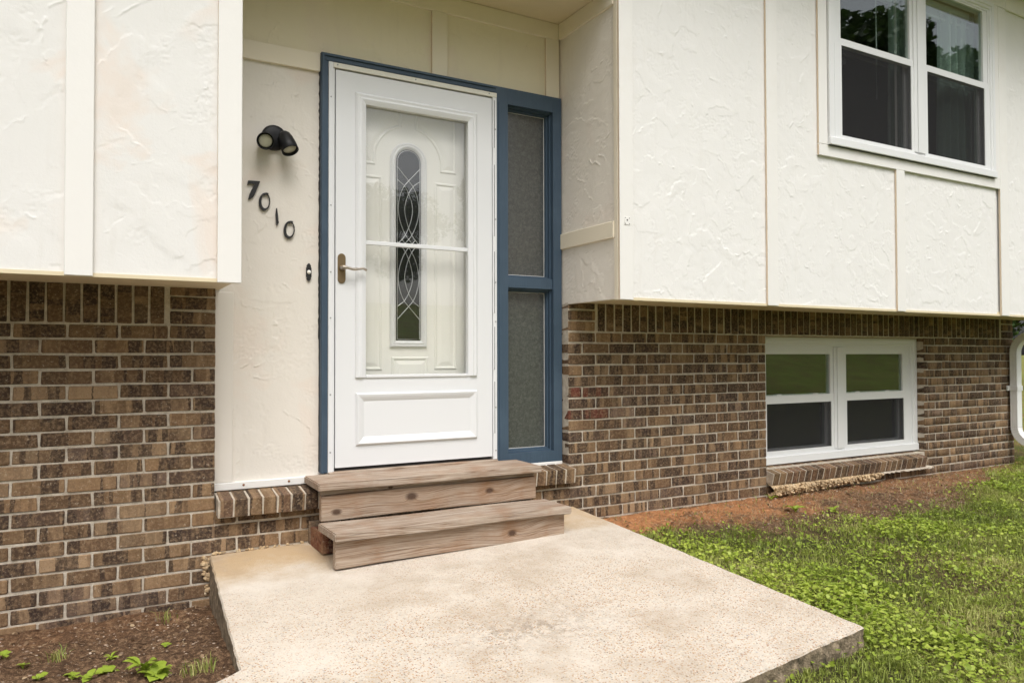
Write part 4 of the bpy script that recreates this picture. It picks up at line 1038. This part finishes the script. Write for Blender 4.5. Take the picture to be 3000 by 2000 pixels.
# loose bricks that prop the steps
def holed_brick(loc, rot):
    bm = bmesh.new(); L_, W_, H_ = .20, .055, .092
    cuts = [(-.052, .0115), (0, .0115), (.052, .0115)]
    # face with three round holes: ring of quads round each hole inside a cell
    n = 16; V_, F_ = [], []
    xs = [-L_ / 2, -.026, .026, L_ / 2]
    for side, xo in ((0, -W_ / 2), (1, -W_ / 2 + .03)):
        pass
    def add(p): V_.append(p); return len(V_) - 1
    for i in range(3):
        a, b = xs[i], xs[i + 1]; cx, r = (-.058, 0, .058)[i], .0125
        sq = []
        for k in range(n):
            th = 2 * pi * (k + .5) / n; dx, dz = cos(th), sin(th)
            tx = ((b - cx) if dx > 0 else (a - cx)) / dx; tz = (H_ / 2 * (1 if dz > 0 else -1)) / dz; t_ = min(abs(tx), abs(tz))
            sq.append(add((-W_ / 2, cx + dx * t_, dz * t_)))
        ho = [add((-W_ / 2, cx + cos(2 * pi * (k + .5) / n) * r, sin(2 * pi * (k + .5) / n) * r)) for k in range(n)]
        hi = [add((-W_ / 2 + .045, cx + cos(2 * pi * (k + .5) / n) * r, sin(2 * pi * (k + .5) / n) * r)) for k in range(n)]
        for k in range(n):
            k2 = (k + 1) % n; F_.append((sq[k], sq[k2], ho[k2], ho[k])); F_.append((ho[k], ho[k2], hi[k2], hi[k]))
        F_.append(hi)
        for z in (-1, 1):
            for (yy) in (a, b): pass
    c8 = [add((sx * W_ / 2, sy * L_ / 2, sz * H_ / 2)) for sx in (-1, 1) for sy in (-1, 1) for sz in (-1, 1)]
    F_ += [(c8[4], c8[5], c8[7], c8[6]), (c8[0], c8[1], c8[5], c8[4]), (c8[2], c8[6], c8[7], c8[3]), (c8[0], c8[4], c8[6], c8[2]), (c8[1], c8[3], c8[7], c8[5])]
    # corner fillers of the holed face
    for i in range(3):
        a, b = xs[i], xs[i + 1]; cx = (-.058, 0, .058)[i]
        for sy, yy in ((-1, a), (1, b)):
            for sz in (-1, 1):
                c_ = add((-W_ / 2, yy, sz * H_ / 2)); cand = [j for j in range(i * 48, i * 48 + 16)]
                cand.sort(key=lambda j: (V_[j][1] - yy) ** 2 + (V_[j][2] - sz * H_ / 2) ** 2); F_.append((c_, cand[0], cand[1]))
    me = mesh('loose_brick', V_, F_); o = place('loose_brick', me, None, loc, M['brick']); o.rotation_euler = rot; o.color = sl_((98, 30, 24)) + (1,); return o
hb = holed_brick((-1.545, -.137, slab_z(-1.53, -.137) + .049), (0, 0, radians(2)))
tag(hb, 'red cored brick on edge with three holes propping the wooden steps', 'brick', 'loose bricks under the steps')
o = place('loose_brick', brick_mesh(.055, .030, .115, 77), None, (-1.553, -.018, slab_z(-1.55, -.07) + .0585), None); o.color = sl_((120, 104, 88)) + (1,)
tag(o, 'grey brown brick beside the wall behind the red cored brick', 'brick', 'loose bricks under the steps')

# ------------------------------------------------------------------ behind the upper window
def curtain(x0, x1, z0, z1, y, label):
    n = 90; V_, F_ = [], []
    for i in range(n + 1):
        q = i / n; x = x0 + (x1 - x0) * q
        for j in range(9):
            z = z0 + (z1 - z0) * j / 8; s_ = 1 + .15 * (1 - j / 8)
            V_.append((x + .004 * sin(j * 1.3 + i * .2), y + .028 * s_ * sin(q * 34 + .6 * sin(j * .5)) + .01 * sin(q * 77), z))
    for i in range(n):
        for j in range(8): F_.append((i * 9 + j, (i + 1) * 9 + j, (i + 1) * 9 + j + 1, i * 9 + j + 1))
    c = thing('curtain', ((x0 + x1) / 2, y, z0), label, 'curtain', 'sheer curtains of the upper window')
    place('sheer_fabric', mesh('sheer_fabric', V_, F_, True), c, (0, 0, 0), M['sheer'])
    bm = bmesh.new(); tube(bm, [(x0 - .03, y, z1 + .012), (x1 + .03, y, z1 + .012)], .009, 8); place('rod', bm_mesh(bm, 'rod', True), c, (0, 0, 0), M['vinyl'])
curtain(3.22, 3.80, .75, 2.66, -.385, 'pale green sheer curtain behind the right half of the upper window')
curtain(2.62, 2.74, .75, 2.66, -.385, 'narrow gathered sheer curtain at the middle of the upper window')
for x0, x1, wand, lab in ((1.80, 2.62, 2.42, 'left'), (2.80, 3.62, 3.34, 'right')):
    b_ = thing('roller_blind', ((x0 + x1) / 2, -.36, 2.55), f'white raised blind at the top of the {lab} sash of the upper window', 'blind', 'raised blinds of the upper window')
    box('headrail', x0, x1, -.395, -.350, 2.700, 2.745, M['vinyl'], b_, .003)
    for k in range(7): box('slat', x0 + .005, x1 - .005, -.392, -.352, 2.640 + k * .0085, 2.6445 + k * .0085, M['vinyl'], b_, .001)
    box('bottom_rail', x0, x1, -.393, -.351, 2.615, 2.636, M['vinyl'], b_, .003)
    bm = bmesh.new(); tube(bm, [(wand, -.40, 2.70), (wand, -.402, 1.85)], .004, 6); place('wand', bm_mesh(bm, 'wand', True), b_, (0, 0, 0), M['vinyl'])
cl = thing('ceiling_light', (2.9, 1.0, 2.72), 'white boxy ceiling light inside the upper room', 'light')
box('housing', 2.45, 3.65, .75, 1.05, 2.735, 2.799, M['vinyl'], cl, .015); box('diffuser', 2.47, 3.63, .77, 1.03, 2.70, 2.7345, M['button'], cl, .015)

# ------------------------------------------------------------------ lawn, weeds, stones
def leafmat(name, c0, c1, c2, trans=.25, rough=.5):
    t = MT(name); r = t.n('ShaderNodeAttribute', attribute_name='rnd').outputs['Fac']; v = t.coord(); n = t.noise(v, 60, 3)
    k = t.math('ADD', t.math('MULTIPLY', r, .8), t.math('MULTIPLY', n, .2))
    c = t.ramp(k, [(.1, c0), (.5, c1), (.9, c2)])
    b = t.n('ShaderNodeBsdfPrincipled', {'Base Color': c, 'Roughness': rough, 'Specular IOR Level': .35}); tl = t.n('ShaderNodeBsdfTranslucent', {'Color': c})
    mx = t.n('ShaderNodeMixShader', {0: trans, 1: b.outputs[0], 2: tl.outputs[0]}); t.t.links.new(mx.outputs[0], t.out.inputs[0]); return t.m
M['grass'] = leafmat('grass_blades', (.15, .20, .034), (.32, .37, .075), (.56, .50, .22))
M['ivy'] = leafmat('ground_ivy_leaves', (.15, .215, .022), (.30, .39, .045), (.50, .55, .11))
M['straw'] = leafmat('dry_straw', (.20, .13, .07), (.33, .24, .13), (.45, .36, .22), .1, .8)
M['litter'] = leafmat('dead_leaves', (.10, .055, .03), (.23, .15, .085), (.42, .31, .19), .1, .8)
M['tree'] = leafmat('tree_leaves', (.022, .045, .010), (.045, .085, .018), (.085, .135, .030), .3)
M['stone'] = leafmat('small_stones', (.12, .085, .06), (.30, .215, .15), (.52, .43, .34), 0.0, .9)
M['bark'] = m_plain('bark', (.10, .075, .055), .9)

def blades(P, hgt, wid, lean, rng):
    """grass blades: five points each"""
    n = len(P); an = rng.uniform(0, 2 * pi, n); dx, dy = np.cos(an), np.sin(an); la = rng.uniform(0, 2 * pi, n)
    lx, ly = np.cos(la) * lean, np.sin(la) * lean
    b = P; V = np.zeros((n, 5, 3))
    for i, s_ in ((0, -1), (1, 1)): V[:, i] = b + np.stack([dx * wid * s_ / 2, dy * wid * s_ / 2, np.full(n, -.006)], -1)
    mid = b + np.stack([lx * hgt * .35, ly * hgt * .35, hgt * .62], -1)
    V[:, 2] = mid + np.stack([dx * wid * .42, dy * wid * .42, 0 * wid], -1); V[:, 3] = mid - np.stack([dx * wid * .42, dy * wid * .42, 0 * wid], -1)
    V[:, 4] = b + np.stack([lx * hgt * 1.15, ly * hgt * 1.15, hgt * (1 - .35 * lean)], -1)
    k = np.arange(n)[:, None] * 5
    L = np.concatenate([k + [0, 1, 2, 3], k + [3, 2, 4]], 1).reshape(-1); S = np.tile([4, 3], n)
    return V.reshape(-1, 3), L, S
def discs(P, rad, rng, tilt=.5, sides=8, lobed=True):
    """rounded scalloped leaves, cupped, with a notch at the stalk"""
    n = len(P); az = rng.uniform(0, 2 * pi, n); ti = rng.normal(0, tilt, n); rr_ = rng.uniform(0, 2 * pi, n)
    th = np.linspace(.35, 2 * pi - .35, sides)[None, :] + 0 * az[:, None]
    rf = 1 + .10 * np.cos(th * 5 + rr_[:, None]); x = np.cos(th) * rf; y = np.sin(th) * rf * .95; z = .22 * (x * x + y * y) + .1 * rng.normal(0, 1, (n, sides)) * .6
    x = np.concatenate([x, np.full((n, 1), .28)], 1); y = np.concatenate([y, np.zeros((n, 1))], 1); z = np.concatenate([z, np.zeros((n, 1))], 1)
    x, y, z = (q * rad[:, None] for q in (x, y, z))
    y2 = y * np.cos(ti)[:, None] - z * np.sin(ti)[:, None]; z2 = y * np.sin(ti)[:, None] + z * np.cos(ti)[:, None]
    xr = x * np.cos(az)[:, None] - y2 * np.sin(az)[:, None]; yr = x * np.sin(az)[:, None] + y2 * np.cos(az)[:, None]
    V = P[:, None, :] + np.stack([xr, yr, z2], -1); m_ = sides + 1
    tri = np.array([[sides, i, i + 1] for i in range(sides - 1)]).reshape(-1)
    L = (np.arange(n)[:, None] * m_ + tri[None, :]).reshape(-1); return V.reshape(-1, 3), L, np.full(n * (sides - 1), 3), m_
rng = np.random.default_rng(21)
def scatter(n, x0, x1, y0, y1, dens):
    x = rng.uniform(x0, x1, n); y = rng.uniform(y0, y1, n)
    ok = ~(in_poly(x - .012, y, SLAB) | in_poly(x + .012, y, SLAB)) & (rng.random(n) < dens(x, y)); x, y = x[ok], y[ok]
    return np.stack([x, y, ground_z(x, y)], -1)
def ivy_den(x, y): return (.14 + .86 * sstep(.44, .72, .6 * pnoise(x, y, 1.9) + .4 * pnoise(x, y, 6))) * (1 - bare_amt(x, y)) ** 1.5
def lawn_den(x, y): return np.clip(1.02 - bare_amt(x, y) * 1.15, .02, 1) * (.22 + .78 * sstep(.28, .6, .5 * pnoise(x, y, 4) + .5 * pnoise(x, y, 1.6)))
# grass
Pg = np.concatenate([scatter(210000, .0, 5.6, -3.1, .1, lawn_den), scatter(26000, 5.0, 15, -2.2, 6, lambda x, y: .8 + 0 * x), scatter(5200, -3.4, -2.05, -1.6, -.9, lambda x, y: .55 * (1 - bare_amt(x, y))), scatter(2500, .03, .5, -2.3, -.3, lambda x, y: 1.0 + 0 * x), scatter(22000, -1.6, .3, -2.9, -1.9, lambda x, y: .9 + 0 * x)])
tuft = sstep(.35, .75, pnoise(Pg[:, 0], Pg[:, 1], 9))
V, L, S = blades(Pg, rng.uniform(.016, .042, len(Pg)) * (.6 + .9 * tuft), rng.uniform(.0022, .0048, len(Pg)), rng.uniform(.15, 1.15, len(Pg)), rng)
rn = np.clip(.75 * pnoise(Pg[:, 0], Pg[:, 1], 2.3) + .4 * rng.random(len(Pg)) - .1, 0, 1)
place('grass', mesh_np('grass', V, L, S, False, np.repeat(rn, 5)), None, (0, 0, 0), M['grass'], kind='stuff', label='short green lawn grass right of the entry slab', category='grass') if False else tag(place('grass', mesh_np('grass', V, L, S, False, np.repeat(rn, 5)), None, (0, 0, 0), M['grass']), 'short green lawn grass right of the entry slab', 'grass', None, 'stuff')
# dry thatch between the blades
Pd = scatter(42000, .0, 5.6, -3.0, 0, lambda x, y: .25 + .5 * sstep(.5, .75, pnoise(x, y, 3.3)))
V, L, S = blades(Pd, rng.uniform(.012, .03, len(Pd)), rng.uniform(.0016, .003, len(Pd)), rng.uniform(1.0, 2.4, len(Pd)), rng)
V[:, 2] = np.maximum(V[:, 2], np.repeat(Pd[:, 2], 5) - .002)
tag(place('thatch', mesh_np('thatch', V, L, S, False, np.repeat(rng.random(len(Pd)), 5)), None, (0, 0, 0), M['straw']), 'dry straw thatch between the grass blades', 'thatch', None, 'stuff')
# ground ivy and clover
Pi = np.concatenate([scatter(105000, .05, 5.4, -3.1, -.1, ivy_den), scatter(1500, .08, .55, -2.1, -.5, lambda x, y: .6 + 0 * x), scatter(3000, -1.2, .2, -2.9, -1.95, lambda x, y: .3 + 0 * x), scatter(1400, -3.4, -2.1, -1.6, -.95, lambda x, y: .25 * (1 - bare_amt(x, y)))])
Pi[:, 2] += rng.uniform(.012, .055, len(Pi))
rad = rng.uniform(.003, .0105, len(Pi)) * (.75 + .65 * pnoise(Pi[:, 0], Pi[:, 1], 5))
V, L, S, mm_ = discs(Pi, rad, rng, .6, 7)
Pc = scatter(70000, .03, 5.4, -3.1, -.1, lambda x, y: (1 - bare_amt(x, y)) * (.25 + .75 * sstep(.4, .65, pnoise(x, y, 3.3)))); Pc[:, 2] += rng.uniform(.006, .032, len(Pc))
Vc, Lc, Sc, mc_ = discs(Pc, rng.uniform(.002, .0055, len(Pc)), rng, .7, 6)
tag(place('clover', mesh_np('clover', Vc, Lc, Sc, True, np.repeat(rng.random(len(Pc)) * .7, mc_)), None, (0, 0, 0), M['ivy']), 'tiny clover leaves low among the lawn grass', 'clover', None, 'stuff')
tag(place('ground_ivy', mesh_np('ground_ivy', V, L, S, True, np.repeat(np.clip(.5 * rng.random(len(Pi)) + .55 * pnoise(Pi[:, 0], Pi[:, 1], 2.7) - .05, 0, 1), mm_)), None, (0, 0, 0), M['ivy']), 'bright green ground ivy and clover spreading through the lawn', 'ground cover', None, 'stuff')
# stones and dead leaves on the bare soil
def gravel(name, P, r0, r1, mat, label, cat):
    n = len(P); base = []; bm = bmesh.new(); bmesh.ops.create_icosphere(bm, subdivisions=1, radius=1); bm.verts.ensure_lookup_table(); base = np.array([v.co[:] for v in bm.verts]); tri = np.array([[v.index for v in f.verts] for f in bm.faces]).reshape(-1); bm.free()
    s = rng.uniform(r0, r1, n) * rng.random(n) ** .7; an = rng.uniform(0, 6.28, n)
    b = base[None] * (1 + .22 * rng.normal(0, 1, (n, len(base), 1)).clip(-1, 1)) * np.stack([s * rng.uniform(.8, 1.4, n), s * rng.uniform(.6, 1, n), s * rng.uniform(.35, .7, n)], -1)[:, None, :]
    x = b[..., 0] * np.cos(an)[:, None] - b[..., 1] * np.sin(an)[:, None]; y = b[..., 0] * np.sin(an)[:, None] + b[..., 1] * np.cos(an)[:, None]
    V = np.stack([x, y, b[..., 2]], -1) + P[:, None, :]; L = (np.arange(n)[:, None] * len(base) + tri[None]).reshape(-1)
    tag(place(name, mesh_np(name, V.reshape(-1, 3), L, np.full(n * 20, 3), False, np.repeat(rng.random(n), len(base))), None, (0, 0, 0), mat), label, cat, None, 'stuff')
Ps = np.concatenate([scatter(2200, -3.4, -2.06, -1.4, -.01, lambda x, y: .7 + 0 * x), scatter(7000, .1, 4.6, -.9, -.02, lambda x, y: bare_amt(x, y) * (.25 + .5 * (x > 1.4)))])
gravel('gravel', Ps, .0015, .009, M['stone'], 'small stones scattered over the bare soil by the walls', 'gravel')
Pl = np.concatenate([scatter(380, -3.4, -2.06, -1.3, -.01, lambda x, y: .6 + .4 * (x > -2.4)), scatter(700, .1, 4.6, -.9, -.02, lambda x, y: bare_amt(x, y) * .5)])
Pl[:, 2] += .004
V, L, S, mm_ = discs(Pl, rng.uniform(.003, .010, len(Pl)), rng, .7, 6)
tag(place('leaf_litter', mesh_np('leaf_litter', V, L, S, False, np.repeat(rng.random(len(Pl)), mm_)), None, (0, 0, 0), M['litter']), 'dead brown leaf scraps on the bare soil', 'leaf litter', None, 'stuff')
Pt = np.concatenate([scatter(2600, -3.4, -2.06, -1.4, -.01, lambda x, y: .5 + 0 * x), scatter(3000, .1, 4.8, -.95, -.02, lambda x, y: bare_amt(x, y) * .4)])
V, L, S = blades(Pt, rng.uniform(.006, .02, len(Pt)), rng.uniform(.001, .0022, len(Pt)), rng.uniform(1.2, 2.6, len(Pt)), rng); V[:, 2] = np.maximum(V[:, 2], np.repeat(Pt[:, 2], 5) + .001)
tag(place('twig_litter', mesh_np('twig_litter', V, L, S, False, np.repeat(rng.random(len(Pt)), 5)), None, (0, 0, 0), M['litter']), 'thin dry twigs and needles on the bare soil', 'twigs', None, 'stuff')

# weeds one can tell apart in the bare bed at lower left, and along the wall
def leaf_mesh(round_):
    V_, F_ = [], []; n = 7
    for i in range(n):
        q = i / (n - 1); wdt = (sin(pi * min(1, q * .94 + .05)) ** .6 if round_ else sin(pi * (q * .93 + .06)) ** .8 * .42) * (1 + .07 * (-1) ** i)
        for s_ in (-1, 0, 1): V_.append((q, s_ * wdt * .5, .16 * sin(pi * q) - .12 * q * q + (.07 if s_ else 0)))
    for i in range(n - 1):
        for s_ in (0, 1): F_.append((i * 3 + s_, (i + 1) * 3 + s_, (i + 1) * 3 + s_ + 1, i * 3 + s_ + 1))
    me = mesh('leaf', V_, F_, True); a = me.attributes.new('rnd', 'FLOAT', 'POINT'); a.data.foreach_set('value', np.full(len(V_), .45, np.float32)); me.materials.append(M['ivy']); return me
LM = {True: leaf_mesh(True), False: leaf_mesh(False)}
def weed(px, py, size, n, round_, label, up=.5):
    z = -1.1
    for _ in range(12):
        p = pix(px, py, Z=z); z = float(ground_z(p[0], p[1]))
    r_ = random.Random(px); wd_ = thing('weed_plant', (p[0], p[1], z), label, 'weed', 'weeds in the bare soil')
    for k in range(n):
        o = bpy.data.objects.new('leaf', LM[round_]); COL.objects.link(o)
        hz = r_.uniform(.1, .8) * size * up; rd = r_.uniform(.0, .6) * size; an = 2 * pi * k / n + r_.uniform(-.4, .4)
        _loc(o, (p[0] + cos(an) * rd * .5, p[1] + sin(an) * rd * .5, z + hz), wd_); s_ = size * r_.uniform(.7, 1.1); o.scale = (s_, s_ * (1.05 if round_ else 1), s_)
        o.rotation_euler = (r_.uniform(-.3, .3), -r_.uniform(-.1, .7), an)
    bm = bmesh.new()
    for k in range(3): tube(bm, [(0, 0, -.01), (r_.uniform(-.2, .2) * size, r_.uniform(-.2, .2) * size, size * up * .8)], .0012, 5)
    st_ = bm_mesh(bm, 'stalk'); a = st_.attributes.new('rnd', 'FLOAT', 'POINT'); a.data.foreach_set('value', np.full(len(st_.vertices), .3, np.float32))
    place('stalk', st_, wd_, (p[0], p[1], z), M['ivy'])
for a_ in ((315, 1975, .040, 7, True, 'round-leaved weed low in the bare bed, left of the big one'), (420, 1968, .060, 12, False, 'largest light green weed with pointed leaves in the bare bed'), (460, 1990, .050, 9, True, 'round-leaved weed in front of the big pointed one'), (215, 1985, .030, 6, True, 'small round-leaved weed third from the left in the bare bed'), (66, 1955, .026, 4, True, 'tiny weed at the far left of the bare bed'), (112, 1990, .026, 5, True, 'small weed at the bottom left edge of the bare bed'),
           (325, 1930, .030, 9, False, 'dark green leafy weed in the middle of the bare bed'), (488, 1895, .018, 4, True, 'two-leaved seedling near the entry slab'), (265, 1990, .028, 6, True, 'round-leaved weed between the small and big weeds'), (2260, 1462, .050, 5, False, 'young weed sprouting at the left end of the window sill'), (2330, 1500, .060, 9, False, 'broad-leaved weed below the basement window sill'), (2440, 1498, .050, 8, False, 'broad-leaved weed right of the thin bare stem'), (10, 1930, .03, 5, True, 'little weed at the very left picture edge')):
    weed(*a_)
def tuft_(px, py, n, h, label):
    z = -1.1
    for _ in range(12):
        p = pix(px, py, Z=z); z = float(ground_z(p[0], p[1]))
    P = np.stack([p[0] + rng.normal(0, .018, n), p[1] + rng.normal(0, .018, n), np.full(n, z)], -1)
    V, L, S = blades(P, rng.uniform(.5, 1, n) * h, rng.uniform(.002, .0036, n), rng.uniform(.2, .8, n), rng)
    o = place('grass_tuft', mesh_np('grass_tuft', V - p * (1, 1, 0) - np.array([0, 0, z]), L, S, False, np.repeat(rng.random(n), 5)), None, (p[0], p[1], z), M['grass']); tag(o, label, 'grass tuft', 'grass tufts in the bare bed')
tuft_(495, 1810, 26, .07, 'green grass tuft near the wall beside the entry slab'); tuft_(165, 1935, 34, .055, 'half-dry grass tuft at the left of the bare bed'); tuft_(560, 1965, 40, .07, 'grass tuft against the lower corner of the entry slab'); tuft_(600, 1985, 30, .06, 'grass tuft nearest the picture edge by the entry slab')

# ------------------------------------------------------------------ trees (over the road, mirrored in the panes) and greenery beyond the corner
def tree_parts(seed, h, cr, n, leaf=.16):
    r_ = np.random.default_rng(seed); bm = bmesh.new(); tube(bm, [(0, 0, -.3), (.05, 0, h * .22), (.0, .1, h * .45), (.1, 0, h * .8)], [h * .028, h * .02, h * .014, h * .004], 9)
    cen = []
    for k in range(14):
        a_ = r_.uniform(0, 6.28); zz = h * r_.uniform(.36, .92); rd = cr * r_.uniform(.2, .85) * (1.15 - (zz / h - .36)); c = (cos(a_) * rd, sin(a_) * rd, zz); cen.append((c, cr * r_.uniform(.28, .5)))
        tube(bm, [(0, 0, h * .3 + (zz - h * .3) * .4), (c[0] * .5, c[1] * .5, zz * .9), c], [h * .009, h * .005, h * .002], 6)
    tr = bm_mesh(bm, 'trunk', True)
    k = r_.integers(0, len(cen), n); C = np.array([cen[i][0] for i in k]); R = np.array([cen[i][1] for i in k])
    d = r_.normal(0, 1, (n, 3)); d /= np.linalg.norm(d, axis=1)[:, None]; P = C + d * (R * r_.random(n) ** .45)[:, None] * (1, 1, .8)
    V, L, S, mm_ = discs(P, r_.uniform(.5, 1.0, n) * leaf, r_, .9, 5)
    return tr, mesh_np('crown', V, L, S, False, np.repeat(np.clip(r_.random(n) * .8, 0, 1), mm_))
TP = [tree_parts(1, 11, 4.2, 9000, .20), tree_parts(2, 9, 4.0, 8000, .19), tree_parts(3, 13, 4.6, 10000, .21)]
for tr, crn in TP: tr.materials.append(M['bark']); crn.materials.append(M['tree'])
def tree(kind, x, y, s_, label, rz, group='trees across the front yard', z=None):
    t_ = thing('broadleaf_tree', (x, y, float(ground_z(np.array(x), np.array(y), False)) if z is None else z), label, 'tree', group)
    t_.scale = (s_, s_, s_); t_.rotation_euler = (0, 0, rz)
    for nm, me in zip(('trunk', 'crown'), TP[kind]): o = bpy.data.objects.new(nm, me); COL.objects.link(o); o.parent = t_
tree(2, 27.5, -18.5, 1.12, 'tall broadleaf tree mirrored in the left pane of the upper window', .3)
tree(0, 34.5, -19, 1.22, 'broadleaf tree mirrored in the right pane of the upper window', 1.3)
tree(1, 38, -25, 1.2, 'broadleaf tree mirrored behind the curtain of the upper window', 2.3)
tree(1, .2, -15.0, 1.0, 'near broadleaf tree mirrored at the top of the storm door glass', 2.0)
for i, (x, y, s_) in enumerate(((6, -36, .75), (13, -38, .85), (19, -35, .8), (25, -40, .9), (-4, -38, .8), (-13, -36, .85), (32, -37, .8), (45, -34, .9))):
    tree(i % 3, x, y, s_, ['low tree in the far row, mirrored in the right edge of the storm door glass', 'tree of the far row, second from the storm door reflection', 'tree of the far row, third from the storm door reflection', 'tree of the far row behind the tall ones', 'tree of the far row mirrored left in the storm door', 'leftmost tree of the far row over the road', 'tree of the far row beyond the tall trees', 'rightmost tree of the far row over the road'][i], i * 1.1)
for x, y, s_, k, lab in ((17.5, 7.6, .42, 0, 'bushy green tree filling the gap right of the brick corner'), (21.5, 8.6, .5, 1, 'pale green tree behind the bushy one past the brick corner'), (26.5, 11.5, .55, 2, 'tree farthest back past the brick corner'), (15.6, 8.2, .30, 1, 'low shrubby tree just past the brick corner')):
    tree(k, x, y, s_, lab, x, 'trees past the house corner')
